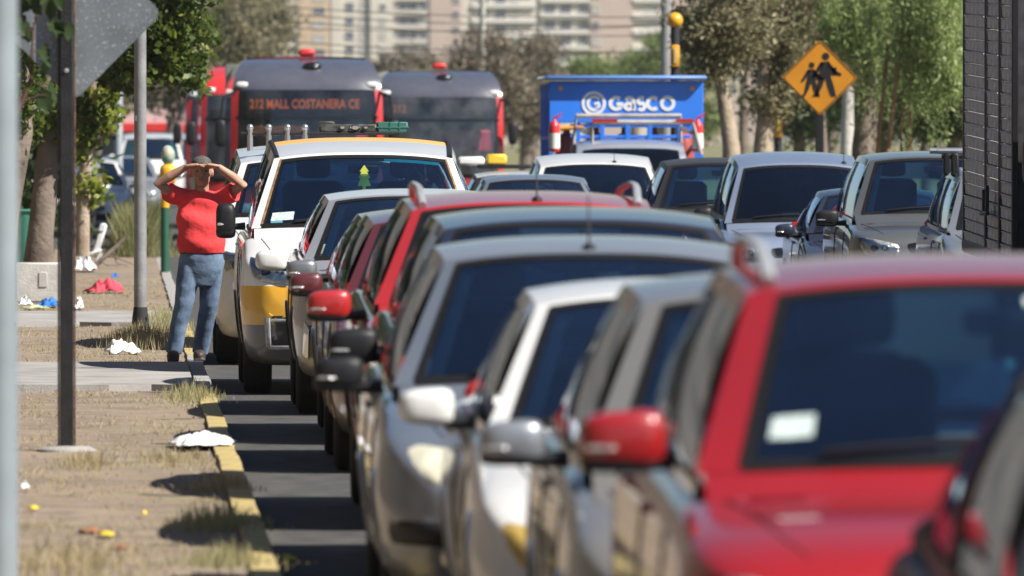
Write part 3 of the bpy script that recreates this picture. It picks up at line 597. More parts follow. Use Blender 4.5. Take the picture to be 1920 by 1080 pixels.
def car(name, label, cat, kind, X, D, pm, group='vehicles queued in the traffic jam', over=None, mirror=None, rails=None, roofm=None, antenna=None, lamp=None, glass=None, pillar_s=.90, frontkit='plain', rz=0.0,
        mirror_base=True, mirror_sides=(-1, 1), interior=True, sticker=None, seats=True, trim=False, black_roof=False, fog=False, front_side=True, wheelcap=ALU, mz=None, mdx=0.0, tailm=None):
    S = dict(SPEC[kind]); S.update(over or {}); L, W, H = S['L'], S['W'], S['H']; hw0 = W / 2
    t = thing(name, label, cat, (X, D, 0), group, rz)
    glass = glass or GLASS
    hood = pchip([p[0] for p in S['hood']], [p[1] for p in S['hood']]); belt = pchip([p[0] for p in S['belt']], [p[1] for p in S['belt']])
    cw = S['cowl']; yD = L - S['yDo']; sed = S['yDo'] > .4
    def plan(y):
        tf = min(1, y / S['nose']); a = S['c0'] + (1 - S['c0']) * math.sqrt(max(0, 1 - (1 - tf) ** 2.4))
        tr = min(1, (L - y) / .32); b = .80 + .20 * math.sqrt(max(0, 1 - (1 - tr) ** 2.2))
        return min(a, b)
    zb = pchip([0, .06, .2, L - .25, L], [S['zb0'], S['zb0'] - .16, S['zb0'] - .2, S['zb0'] - .18, S['zb0']])
    def section(y):
        hw = hw0 * plan(y); z0 = zb(y)
        c = 0.0
        if y > cw: c = min(1, (y - cw) / .10)
        if sed and y > yD - .05: c = max(0, 1 - (y - yD + .05) / .12)
        if y > L - .12: c = min(c, max(0, (L - y) / .12))
        crown = .045
        if y <= cw: top = hood(y); zs = top - crown - .03
        else:
            zs = lerp(hood(cw) - crown - .03, belt(y), min(1, (y - cw) / .3)); top = zs + crown
            if y > L - .35: k = (y - L + .35) / .35; top = lerp(top, top - (.16 if sed else .28) * k * k, 1); zs = top - crown
        zf = .52
        h = zs - z0
        P = [(0, z0), (.70 * hw, z0), (.90 * hw, z0 + .02), (.955 * hw, z0 + .10), (.985 * hw, z0 + .40 * h), (1.0 * hw, z0 + .62 * h), (.985 * hw, zs - .12), (.965 * hw, zs - .03)]
        a7 = (.93 * hw, zs); b7 = (.905 * hw, zs + .005)
        a8 = (.80 * hw, zs + .45 * crown); b8 = (.875 * hw, zs - .03)
        a9 = (.50 * hw, zs + .88 * crown); b9 = (.86 * hw, zf)
        a10 = (0, zs + crown); b10 = (0, zf)
        for a, b in ((a7, b7), (a8, b8), (a9, b9), (a10, b10)): P.append((lerp(a[0], b[0], c), lerp(a[1], b[1], c)))
        return chaikin(P, 2)
    ys = [0, .012, .03, .055, .09, .14, .2, .28, .38, .5, .65, .8] ; ys = [y for y in ys if y < cw - .05] + [cw - .02, cw + .02, cw + .06, cw + .11, cw + .2, cw + .35]
    ys += [y for y in np.arange(cw + .6, L - .5, .35)] + [L - .36, L - .25, L - .16, L - .11, L - .07, L - .035, L - .01, L]
    if sed: ys += [yD - .06, yD - .02, yD + .03, yD + .08]
    ys = sorted(set(round(float(y), 3) for y in ys))
    mb = MB(); rows = []
    for y in ys:
        h = section(y); full = [(-p[0], y, p[1]) for p in reversed(h[1:])] + [(p[0], y, p[1]) for p in h]; rows.append(full)
    n = len(rows[0]); V = [p for r in rows for p in r]
    F = [(i * n + k, i * n + (k + 1) % n, (i + 1) * n + (k + 1) % n, (i + 1) * n + k) for i in range(len(rows) - 1) for k in range(n)]
    # nose and tail caps: shrinking rings so that the faces stay small and slightly domed
    for end, dy in ((0, -.012), (len(rows) - 1, .012)):
        base = rows[end]; cz = sum(p[2] for p in base) / n; prev = [end * n + k for k in range(n)]
        for ring, sc_ in enumerate((.85, .5)):
            o = len(V); V += [(p[0] * (sc_ if ring else .93), p[1] + dy * (1 + ring) * .6, cz + (p[2] - cz) * sc_) for p in base]
            cur = [o + k for k in range(n)]; F += [(prev[k], prev[(k + 1) % n], cur[(k + 1) % n], cur[k]) for k in range(n)]; prev = cur
        F.append(tuple(prev))
    mb.add(V, F); body = mb.build('body', pm, t, angle=50)
    bvh = BVHTree.FromPolygons([Vector(p) for p in V], F)
    def proj(x, z, off=0.004):
        h = bvh.ray_cast(Vector((x, -2, z)), Vector((0, 1, 0)))
        if h[0] is None:
            h = bvh.find_nearest(Vector((x, .1, z)))
        return (h[0].x if h[0] is not None else x, h[0].y - off, h[0].z)
    def patch(nm, q, m, k=.5, off=.004, dome=.012, parent=t, nu=11, nv=9):
        """q: four x,z corners bl, br, tr, tl projected on the nose"""
        b = MB()
        def f(a, c):
            x = a * math.sqrt(1 - k * c * c / 2); z = c * math.sqrt(1 - k * a * a / 2); u, v = (x + 1) / 2, (z + 1) / 2
            xx = (q[0][0] * (1 - u) + q[1][0] * u) * (1 - v) + (q[3][0] * (1 - u) + q[2][0] * u) * v
            zz = (q[0][1] * (1 - u) + q[1][1] * u) * (1 - v) + (q[3][1] * (1 - u) + q[2][1] * u) * v
            r = max(abs(a), abs(c)); return proj(xx, zz, off - .006 * (r > .99) + dome * (1 - r * r))
        b.grid(f, lin(-1, 1, nu), lin(-1, 1, nv)); return b.build(nm, m, parent, angle=60)
    # ---- greenhouse
    wA = .905 * hw0 * .99; yA, zA = S['yA'], S['zA']; yB, zB, wB = S['yB'], H - S['dB'], S['wB']; yC = L - S['yCo']; zC = zB - .03; wC = wB - .02; zD = S['zD']; wD = .84 * hw0
    crown = .045; arch = H - crown - zB + .015
    def railp(u): return Vector((lerp(wB, wC, u) + .035 * math.sin(math.pi * u), lerp(yB, yC, u), lerp(zB, zC, u) + arch * (1 - (2 * u - .85) ** 2 / 1.33 if True else 0) * (1 if 0 < u < 1 else (1 - .723 / 1.33 if u == 0 else 1 - 1.3225 / 1.33))))
    a0 = arch * (1 - .85 ** 2 / 1.33)
    def railp(u): return Vector((lerp(wB, wC, u) + .035 * math.sin(math.pi * u), lerp(yB, yC, u), lerp(zB, zC, u) + arch * (1 - (2 * u - .85) ** 2 / 1.33) - a0 * (1 - u)))
    def beltp(u):
        y = lerp(yA, yD, u); x = lerp(wA, wD, u) + (hw0 * .912 - lerp(wA, wD, u)) * math.sin(math.pi * min(1, max(0, u))) ** .6
        return Vector((x, y, lerp(zA, zD, u) if u < .02 else lerp(belt(y) + .012, zD, u ** 6)))
    def side(u, v, sg, off=0.0):
        a = beltp(u); b = railp(u); p = a.lerp(b, v); p.x += .035 * math.sin(math.pi * v) + off
        return (sg * p.x, p.y, p.z)
    def roofp(s, u):
        r = railp(u); return (s * r.x, r.y - (1 - s * s) * lerp(.07, -.05, u), r.z + crown * (1 - abs(s) ** 2.6))
    def wind(s, v, off=0.0):
        b0 = Vector((s * wA, yA - (1 - s * s) * .16, zA + (1 - s * s) * .025)); t0 = Vector(roofp(s, 0)); p = b0.lerp(t0, v)
        nrm = Vector((0, -(t0.z - b0.z), (t0.y - b0.y))).normalized(); p += nrm * (.025 * math.sin(math.pi * v) * (1 - s * s) + off); return tuple(p)
    def rear(s, v, off=0.0):
        b0 = Vector((s * wD, yD + (1 - s * s) * .04, zD)); t0 = Vector(roofp(s, 1)); p = b0.lerp(t0, v); p.y += .03 * math.sin(math.pi * v) + off; return tuple(p)
    rm = roofm or pm; ps = pillar_s
    u0 = .24 if kind == 'van' else 0.0
    b = MB(); b.grid(lambda s, u: roofp(s, u), lin(-1, 1, 25), lin(u0, 1, 13)); b.build('roof', rm, t, angle=70)
    if u0: b = MB(); b.grid(lambda s, u: roofp(s, u), lin(-1, 1, 25), lin(0, u0, 4)); b.build('roof_front', pm, t, angle=70)
    wt = .955
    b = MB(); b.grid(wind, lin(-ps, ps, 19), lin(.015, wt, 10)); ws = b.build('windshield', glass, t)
    b = MB(); b.grid(wind, lin(-1, 1, 19), lin(wt, 1.0, 3)); b.build('header', pm, t, angle=70)
    for sg in (-1, 1):
        b = MB(); b.grid(wind, [sg * ps, sg * (ps + 1) / 2, sg], lin(-.03, wt, 10)); b.grid(lambda u, v: side(u, v, sg), lin(0, .035, 3), lin(-.03, 1, 10)); b.build('windshield_pillar', pm, t, angle=70)
    # rubber seal / ceramic border round the glass
    b = MB(); e = .035
    for sg in (-1, 1): b.grid(lambda s, v: wind(s, v, .003), [sg * (ps - e), sg * (ps + .012)], lin(.0, wt, 10))
    b.grid(lambda s, v: wind(s, v, .003), lin(-ps, ps, 19), [wt - .045, wt + .006]); b.grid(lambda s, v: wind(s, v, .003), lin(-ps, ps, 19), [-.03, .03]); b.build('windshield_seal', RUBBER, t)
    # sides: windows cut between pillars
    if kind in ('van', 'minivan'): wins = [(.05, .30), (.34, .63), (.67, .95)]
    elif kind == 'suv': wins = [(.045, .40), (.435, .74), (.77, .93)]
    elif sed: wins = [(.05, .47), (.505, .88)]
    else: wins = [(.045, .47), (.505, .84)]
    for sg in (-1, 1):
        fr = MB(); cuts = [.035] + [x for w in wins for x in w] + [1.0]
        fr.grid(lambda u, v: side(u, v, sg), lin(.035, 1, 22), lin(-.04, .06, 3)); fr.grid(lambda u, v: side(u, v, sg), lin(.035, 1, 22), lin(.90, 1, 4))
        for i in range(0, len(cuts), 2): fr.grid(lambda u, v: side(u, v, sg), lin(cuts[i], cuts[i + 1], 4), lin(.06, .90, 8))
        fr.build('side_frame', pm, t, angle=60)
        for i, (a, c) in enumerate(wins):
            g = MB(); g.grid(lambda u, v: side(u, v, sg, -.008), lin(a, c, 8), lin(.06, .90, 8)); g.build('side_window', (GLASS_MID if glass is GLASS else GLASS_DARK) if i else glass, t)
        if len(wins) > 1:
            g = MB()
            for i in range(len(wins) - 1): g.grid(lambda u, v: side(u, v, sg, .003), lin(wins[i][1] - .004, wins[i + 1][0] + .004, 3), lin(.06, .90, 6))
            g.grid(lambda u, v: side(u, v, sg, .004), lin(.04, wins[-1][1], 16), lin(.045, .065, 2)); g.build('door_pillar_trim', BLACK, t)
    b = MB(); b.grid(rear, lin(-.86, .86, 11), lin(.08, .92, 6)); b.build('rear_window', GLASS_MID if glass is GLASS else GLASS_DARK, t)
    b = MB()
    for sg in (-1, 1): b.grid(rear, [sg * .86, sg * 1], lin(-.04, 1, 6))
    b.grid(rear, lin(-.86, .86, 9), [.92, 1]); b.grid(rear, lin(-.86, .86, 9), [-.04, .08]); b.build('rear_frame', pm, t, angle=60)
    # ---- mirrors, wipers
    mz = mz or zA + .0; my = yA + .30
    for sg in mirror_sides:
        b = MB(); k = {'van': (.075, .08, .125), 'suv': (.112, .072, .074), 'minivan': (.10, .08, .10)}.get(kind, (.098, .068, .064))
        mx_ = hw0 + k[0] + .02 + mdx
        b.sell((sg * mx_, my, mz + .02), k, .55, .62, 18, 12, taper=-.12 * sg if kind != 'van' else 0.0); mo = b.build('mirror', mirror or pm, t, angle=70)
        q = MB(); q.sell((sg * (mx_), my + k[1] * .86, mz + .02), (k[0] * .86, .012, k[2] * .84), .5, .6, 14, 8); q.build('mirror_glass', CHROME, mo)
        q = MB(); q.tube([(sg * (hw0 - .05), my + .01, mz - .03), (sg * (hw0 + .06), my, mz - .035)], [.05, .035], 8, flat=.6); q.build('mirror_arm', BLACK, mo)
        if mirror_base:
            q = MB(); q.sell((sg * (mx_ + k[0] * .45), my - k[1] * .80, mz + .02 - k[2] * .28), (k[0] * .42, .016, k[2] * .10), .7, .7, 12, 6); q.build('mirror_indicator', LAMPR, mo)
            q = MB(); q.sell((sg * mx_, my + .005, mz + .02 - k[2] * .72), (k[0] * 1.01, k[1] * .97, k[2] * .42), .6, .6, 16, 8); q.build('mirror_base', BLACK, mo)
    # dark inner lining of the cabin: pillars and door tub
    if interior:
        for sg in (-1, 1):
            fr = MB(); fr.grid(lambda u, v: side(u, v, sg, -.035), lin(.0, 1, 16), lin(.93, 1, 2))
            cuts = [.0] + [x for w_ in wins for x in w_] + [1.0]
            for i in range(0, len(cuts), 2): fr.grid(lambda u, v: side(u, v, sg, -.035), lin(cuts[i], cuts[i + 1], 3), lin(.0, .95, 6))
            fr.build('side_lining', LINING, t)
        y_a, y_b = cw + .13, min(yD - .1, L - .2)
        b = MB(); b.grid(lambda y, q: ((-.845, -.85, -.4, .4, .85, .845)[q] * hw0 * min(1, plan(y)), y, (belt(y) + .004, .56, .535, .535, .56, belt(y) + .004)[q]), lin(y_a, y_b, 10), [0, 1, 2, 3, 4, 5]); b.build('door_lining', DASH, t)
        b = MB(); b.grid(lambda s, v: (rear(s, v)[0] * .97, rear(s, v)[1] - .035, rear(s, v)[2]), [-1, -.86], lin(0, 1, 5)); b.build('rear_lining', LINING, t); b = MB(); b.grid(lambda s, v: (rear(s, v)[0] * .97, rear(s, v)[1] - .035, rear(s, v)[2]), [.86, 1], lin(0, 1, 5)); b.build('rear_lining', LINING, t)
    for (s0, s1) in ((-.62, -.02), (.02, .66)):
        b = MB(); P = [wind(lerp(s0, s1, i / 6), .02 + .035 * math.sin(i / 6 * math.pi / 2), .022) for i in range(7)]; b.tube(P, .011, 6); b.build('wiper', BLACK, t)
    # ---- wheels
    r = S['r']; fa = .83 if kind != 'van' else .86
    for yy in (fa, L - .75):
        for sg in (-1, 1):
            b = MB(); tw = .105; xo = sg * (hw0 - .035 - tw)
            b.lathe([(r * .60, -tw * .9), (r * .9, -tw), (r * .985, -tw * .82), (r, -tw * .5), (r, tw * .5), (r * .985, tw * .82), (r * .9, tw), (r * .60, tw * .9)], 28, 'x', (0, 0, 0))
            w = b.build('wheel', TYRE, t); w.location = (xo, yy, r)
            b = MB(); b.lathe([(.001, sg * tw * .55), (r * .14, sg * tw * .6), (r * .2, sg * tw * .35), (r * .5, sg * tw * .5), (r * .6, sg * tw * .86), (r * .62, sg * tw * .8)], 20, 'x'); b.build('rim', wheelcap, w)
            def onside(y_, z_, off):
                h = bvh.ray_cast(Vector((sg * 3, y_, z_)), Vector((-sg, 0, 0))); return (h[0].x if h[0] is not None and abs(h[0].x) > hw0 * .6 else sg * hw0 * .93) + sg * off
            b = MB()
            for a0_, a1_, rr_ in ((2, 178, r + .055),):
                pts = [(onside(yy + rr_ * math.cos(R(a)), r + rr_ * math.sin(R(a)), -.008), yy + rr_ * math.cos(R(a)), r + rr_ * math.sin(R(a))) for a in lin(a0_, a1_, 15)]; b.tube(pts, .022, 6)
            b.build('wheel_arch', BLACK if frontkit in ('suv', 'taxi') else pm, t)
            b = MB(); b.grid(lambda a, q: (onside(yy + q * math.cos(R(a)), r + q * math.sin(R(a)), .003), yy + q * math.cos(R(a)), r + q * math.sin(R(a))), lin(0, 180, 19), [.02, r * .6, r * .9, r + .045]); b.build('wheel_well', DARKVOID, t)
    # ---- nose: lamps, grille, bumper pieces
    zh = hood(.04); hwf = hw0
    fk = dict(plain=dict(hl=(.50, .90, zh - .13, zh + .02, .60), gr=(.36, zh - .10, zh - .02), low=(.55, zh - .36, zh - .24)),).get('plain')
    if frontkit == 'taxi': hl = [(-.905 * hwf, .86), (-.58 * hwf, .815), (-.55 * hwf, .93), (-.93 * hwf, 1.045)]
    elif frontkit == 'peugeot': hl = [(-.80 * hwf, .625), (-.50 * hwf, .575), (-.52 * hwf, .72), (-.90 * hwf, .80)]
    elif kind in ('suv', 'minivan'): hl = [(-.86 * hwf, zh - .17), (-.52 * hwf, zh - .19), (-.50 * hwf, zh - .06), (-.93 * hwf, zh + .02)]
    elif kind == 'van': hl = [(-.90 * hwf, zh - .15), (-.58 * hwf, zh - .18), (-.56 * hwf, zh - .03), (-.94 * hwf, zh + .06)]
    else: hl = [(-.82 * hwf, zh - .12), (-.50 * hwf, zh - .15), (-.50 * hwf, zh - .03), (-.92 * hwf, zh + .05)]
    for sg in (-1, 1):
        q = [(p[0] * -sg, p[1]) for p in hl]
        if sg > 0: q = [(p[0] * 1, p[1]) for p in q]
        q = [(abs(p[0]) * sg, p[1]) for p in hl]
        hlo = patch('headlight', q, lamp or LAMPR, .35 if frontkit != 'peugeot' else .75, .006, .008)
        if lamp is None:
            patch('lens', q, LENS, .35, .016, .02, parent=hlo)
            cx = sum(p[0] for p in q) / 4; cz = sum(p[1] for p in q) / 4
            for dx in (-.05, .055):
                b = MB(); P = proj(cx + dx, cz, .016); b.sell(P, (.038, .012, .038), 1, 1, 14, 8); b.build('lamp_bowl', CHROME if dx > 0 else BLACKG, hlo)
        if fog:
            P = proj(sg * .66 * hwf, S['zb0'] - .045, .012); b = MB(); b.lathe([(.001, -.02), (.045, -.015), (.055, 0), (.06, .02)], 18, 'y', P); b.build('fog_light', LAMPR, t)
    gx = .42 * hwf
    if frontkit == 'taxi':
        patch('grille', [(-.40 * hwf, .84), (.40 * hwf, .84), (.42 * hwf, .95), (-.42 * hwf, .95)], BLACK, .2, .006, .01)
        it = patch('lower_intake', [(-.78 * hwf, .36), (.78 * hwf, .36), (.80 * hwf, .60), (-.80 * hwf, .60)], BLACKG, .25, .008, .004)
        for (za, zb_) in ((.55, .57), (.34, .37)): patch('intake_trim', [(-.78 * hwf, za), (.78 * hwf, za), (.78 * hwf, zb_), (-.78 * hwf, zb_)], GALV, .1, .014, .01, parent=it)
        for sg in (-1, 1): patch('intake_trim', [(sg * .80 * hwf, .36), (sg * .755 * hwf, .36), (sg * .765 * hwf, .58), (sg * .81 * hwf, .58)], GALV, .2, .016, .01, parent=it)
    elif frontkit == 'peugeot':
        patch('grille', [(-.40 * hwf, .50), (.40 * hwf, .50), (.42 * hwf, .60), (-.42 * hwf, .60)], BLACK, .3)
        for sg in (-1, 1): patch('bumper_strip', [(sg * .94 * hwf, .40), (sg * .40 * hwf, .385), (sg * .40 * hwf, .475), (sg * .95 * hwf, .495)], BLACK, .2, .012, .02)
        patch('lower_intake', [(-.42 * hwf, .26), (.42 * hwf, .26), (.42 * hwf, .36), (-.42 * hwf, .36)], DARKVOID, .3)
    else:
        patch('grille', [(-gx, zh - .16), (gx, zh - .16), (gx * 1.08, zh - .04), (-gx * 1.08, zh - .04)], BLACKG, .25)
        patch('lower_intake', [(-.6 * hwf, S['zb0'] - .08), (.6 * hwf, S['zb0'] - .08), (.64 * hwf, S['zb0'] + .06), (-.64 * hwf, S['zb0'] + .06)], DARKVOID, .3)
        if frontkit == 'suv':
            for sg in (-1, 1):
                fo = patch('fog_housing', [(sg * .90 * hwf, .40), (sg * .62 * hwf, .36), (sg * .60 * hwf, .58), (sg * .90 * hwf, .64)], BLACKG, .35, .008, .0)
                patch('fog_trim', [(sg * .925 * hwf, .42), (sg * .88 * hwf, .38), (sg * .875 * hwf, .60), (sg * .915 * hwf, .66)], CHROME, .2, .016, .012, parent=fo)
                patch('fog_trim', [(sg * .84 * hwf, .40), (sg * .81 * hwf, .37), (sg * .80 * hwf, .52), (sg * .825 * hwf, .56)], CHROME, .2, .016, .012, parent=fo)
                P = proj(sg * .72 * hwf, .45, .012); b = MB(); b.lathe([(.001, -.02), (.045, -.012), (.055, .0), (.06, .02)], 16, 'y', P); b.build('fog_light', LAMPR, fo)
    pz = S['zb0'] + .10 if frontkit != 'taxi' else .47
    P = proj(0, pz, .02); b = MB(); b.box((P[0], P[1], P[2]), (.36, .012, .13), .004); b.build('licence_plate', PLATE, t)
    # bonnet shut lines, cowl
    def projz(x, y):
        h = bvh.ray_cast(Vector((x, y, 3)), Vector((0, 0, -1))); return Vector(h[0]) + Vector((0, 0, .001)) if h[0] is not None else Vector((x, y, hood(y)))
    for sg in (-1, 1):
        b = MB()
        pts = [projz(sg * hw0 * lerp(.70, .83, i / 9) * (plan(lerp(.16, cw - .03, i / 9)) if True else 1), lerp(.16, cw - .03, i / 9)) for i in range(10)]; b.tube(pts, .0035, 4); b.build('bonnet_gap', DARKVOID, t)
    b = MB(); b.grid(lambda s, v: (s * wA * .98, lerp(cw - .05, yA + .02, v) - (1 - s * s) * .15, lerp(projz(s * wA * .98, cw - .05 - (1 - s * s) * .15).z, zA + .012 + (1 - s * s) * .022, v)), lin(-1, 1, 15), lin(0, 1, 4)); b.build('cowl', pm, t)
    # ---- interior
    if interior:
        zd = zA - .03
        b = MB(); b.box((0, yA + .33, zd - .13), (hw0 * 1.62, .55, .26), .06); b.build('dashboard', DASH, t)
        b = MB(); cx, cy, cz = .36, yA + .66, zd + .02; rt = Matrix.Rotation(R(-62), 3, 'X')
        b.tube([Vector((cx, cy, cz)) + rt @ Vector((.18 * math.cos(a), .18 * math.sin(a), 0)) for a in lin(0, 2 * math.pi, 25)], .016, 6, cap=False); b.tube([(cx, cy, cz), (cx, cy - .25, cz - .1)], .03, 6)
        b.tube([Vector((cx, cy, cz)) + rt @ Vector((-.17, 0, 0)), Vector((cx, cy, cz)) + rt @ Vector((.17, 0, 0))], .02, 6); b.build('steering_wheel', BLACK, t)
        if seats:
            for yy in (yA + 1.15, yA + 2.0):
                if yy > yC - .1: continue
                for x in (-.36, .36):
                    b = MB(); zt = zB - .17
                    b.box((x, yy - .2, .62), (.48, .5, .16), .05); b.box((x, yy + .08, lerp(.62, zt, .5)), (.46, .13, zt - .62), .05, Matrix.Rotation(R(-10), 3, 'X')); s_ = b.build('seat', SEAT, t)
                    b = MB(); b.sell((x, yy + .16, zt + .10), (.125, .05, .085), .5, .5, 14, 8); b.build('headrest', SEAT, s_)
        b = MB(); P = wind(0, .86, -.05); b.box((P[0], P[1] + .03, P[2] - .02), (.23, .03, .065), .012); b.tube([P, (P[0], P[1] - .01, P[2] + .05)], .01, 5); b.build('rear_view_mirror', BLACK, t)
        if trim:
            for sg in (-1, 1):
                b = MB(); b.grid(lambda s, v: wind(s, v, -.035), [sg * (ps - .035), sg * (ps - .12)], lin(.02, .95, 8)); b.build('pillar_trim', TRIM, t)
        b = MB(); b.grid(lambda s, u: (roofp(s, u)[0] * .97, roofp(s, u)[1] + .02, roofp(s, u)[2] - .035), lin(-1, 1, 9), lin(.02, .98, 6)); b.build('headlining', LINING, t)
    if sticker:
        for (s0, v0, w, h, m_) in sticker:
            b = MB(); b.grid(lambda s, v: wind(s, v, .0045), lin(s0, s0 + w, 4), lin(v0, v0 + h, 3)); b.build('sticker', m_, ws)
    # ---- tail lamps, plate, bumper at the back
    for sg in (-1, 1):
        b = MB(); b.box((sg * hw0 * .80, L - .06, belt(L - .2) - .10), (.14, .10, .30), .03); b.build('tail_light', tailm or REDLENS, t)
        for wdw in wins[:2]:
            p = beltp((wdw[1]) - .03); b = MB(); b.box((sg * (hw0 * .985), p.y, p.z - .10), (.03, .16, .028), .01); b.build('door_handle', pm, t)
    # door shut lines
    for sg in (-1, 1):
        for u in (.03, (wins[0][1] + wins[1][0]) / 2):
            y = beltp(u).y; P = [bvh.find_nearest(Vector((sg * 1.2, y, z)))[0] for z in lin(S['zb0'], belt(y) - .02, 7)]; b = MB(); b.tube([p + Vector((sg * .002, 0, 0)) for p in P], .004, 4); b.build('door_gap', DARKVOID, t)
    if rails:
        for sg in (-1, 1):
            b = MB(); pts = []
            for i, u in enumerate(lin(.06, .90, 15)):
                r_ = roofp(sg * .90, u); k = min(1, min(i, 14 - i) / 1.6); pts.append((r_[0], r_[1], r_[2] + .005 + .062 * k))
            b.tube(pts, .021, 8, flat=.75); b.build('roof_rail', rails, t)
    if antenna:
        x, u, ln = antenna; P = Vector(roofp(x, u)); b = MB(); b.sell(P, (.028, .04, .022), 1, 1, 12, 8); b.tube([P, P + Vector((0, ln * .3, ln * .95))], [.006, .003], 6); b.build('antenna', BLACK, t)
    t['_'] = 0; del t['_']
    return t, dict(wind=wind, roofp=roofp, side=side, railp=railp, proj=proj, patch=patch, hw=hw0, S=S, L=L, H=H, body=body)

RED = paint('red_paint', (.30, .003, .006), zones=[(.30, (.02, .02, .022))])
RED2 = paint('bright_red_paint', (.40, .014, .014), zones=[(.34, (.02, .02, .022))])
DKRED = paint('dark_red_paint', (.10, .012, .014), zones=[(.28, (.02, .02, .022))])
SILV = paint('silver_paint', (.30, .32, .35), metal=.5)
SILVB = paint('silver_blue_paint', (.25, .285, .34), metal=.55)
SILVC = paint('champagne_silver_paint', (.36, .355, .34), metal=.4)
GREYP = paint('grey_paint', (.22, .225, .235), metal=.5)
DGREY = paint('dark_grey_paint', (.075, .078, .085), metal=.4)
BLK = paint('black_paint', (.012, .013, .016), rough=.6, coat=.15)
NAVY = paint('navy_paint', (.02, .026, .05), metal=.2)
WHT = paint('white_paint', (.74, .74, .72))
WHT2 = paint('old_white_paint', (.72, .72, .69), zones=[(.20, (.03, .03, .03))])
GREYL = paint('warm_light_grey_paint', (.26, .25, .23), metal=.35)
BLUV = paint('pale_blue_silver_paint', (.27, .33, .45), metal=.4)
GSUV = paint('mid_grey_suv_paint', (.13, .135, .135), metal=.45)
TAXI = paint('white_over_yellow_paint', (.76, .75, .72), zones=[(.815, (.70, .36, .012)), (.525, (.045, .045, .046))])
TAXIR = paint('pale_orange_roof_paint', (.66, .34, .10), rough=.75, coat=.0)
YEL = paint('taxi_yellow_paint', (.72, .50, .03))
NEARP = paint('near_silver_blue_paint', (.012, .013, .016), rough=.6, coat=.15)

# --- left lane, near to far
car('parked_car', 'blurred dark grey car nearest the camera, cut off at the bottom right', 'car', 'hatch', 2.57, 22.0, NEARP, over=dict(H=1.50), mz=.86, tailm=BLACKG, glass=glass_mat('navy_glass', (.08, .10, .14), 2.0, dust_sheen=.002))
car('parked_car', 'bright red SUV with silver roof rails and a pale windshield sticker, blurred in front', 'car', 'suv', 2.27, 27.3, RED, over=dict(H=1.655, W=1.84, wB=.66), rails=GALV, sticker=[(-.80, .13, .135, .115, STICK), (.05, .80, .10, .05, STICK)], pillar_s=.865, frontkit='suv', mz=1.155, mdx=-.055)
car('parked_car', 'light grey hatchback directly behind the nearest red SUV', 'car', 'hatch', 2.16, 32.5, GREYL, over=dict(H=1.55, W=1.74), mirror=SILV, trim=True, pillar_s=.88, mz=1.01)
car('parked_car', 'white sedan with white mirror, squeezed between light grey and silver cars', 'car', 'sedan', 2.02, 37.8, WHT, over=dict(W=1.68, H=1.46), mirror_base=False, trim=True, lamp=AMBERD, mz=.985)
car('parked_car', 'silver-blue hatchback with yellowed headlight and black bumper strip', 'car', 'hatch', 1.85, 42.7, SILVB, over=dict(W=1.76, H=1.565, hood=[(0, .60), (.05, .70), (.2, .80), (.5, .90), (1.02, .985)]), mirror=BLACK, lamp=LAMPY, frontkit='peugeot', fog=True, trim=True, antenna=(-.02, .02, .22), mz=1.0, roofm=SILVC)
car('parked_car', 'black SUV roof with pale roof rails behind the silver-blue hatchback', 'car', 'suv', 2.04, 48.5, NAVY, over=dict(W=1.76, H=1.64, L=5.0), mirror=BLACK, mz=1.0)
car('parked_car', 'red SUV with grey roof rails and a red-topped black mirror, mid-queue', 'car', 'suv', 2.08, 55.6, RED2, over=dict(H=1.675, W=1.79, L=5.0), rails=GALV, frontkit='suv', trim=True, antenna=(.05, .03, .2), mz=1.07)
car('parked_car', 'dark red car with its dark red mirror just above the red one', 'car', 'hatch', 2.07, 65.0, DKRED, over=dict(H=1.53, L=4.7), mz=1.05)
car('parked_car', 'dark grey car with a grey mirror ahead of the white-roofed SUV', 'car', 'hatch', 2.15, 71.0, DGREY, over=dict(H=1.49, W=1.74, L=5.1), mirror=GREYP, trim=True, mz=1.06, sticker=[(-.62, .86, .1, .05, STICK)])
car('parked_car', 'silver SUV with white roof and white mirror, right next to the yellow taxi van', 'car', 'suv', 2.08, 78.4, paint('silver_lower_white_paint', (.36, .37, .39), metal=.4), over=dict(H=1.575, W=1.76, L=4.2, dB=.10, hood=[(0, .72), (.04, .84), (.15, .93), (.5, 1.0), (1.05, 1.06)], zA=1.07), mirror=WHT, mirror_base=False, roofm=WHT, frontkit='suv', trim=True, mz=1.04)
taxi, TI = car('taxi_van', 'white and yellow taxi van beside the man in red', 'taxi', 'van', 1.85, 84.6, TAXI, mirror=BLACK, roofm=TAXIR, frontkit='taxi', sticker=[(-.845, .06, .20, .11, STICK)], pillar_s=.915, over=dict(dB=.20, W=1.90, wB=.675, H=1.96), mz=1.28)
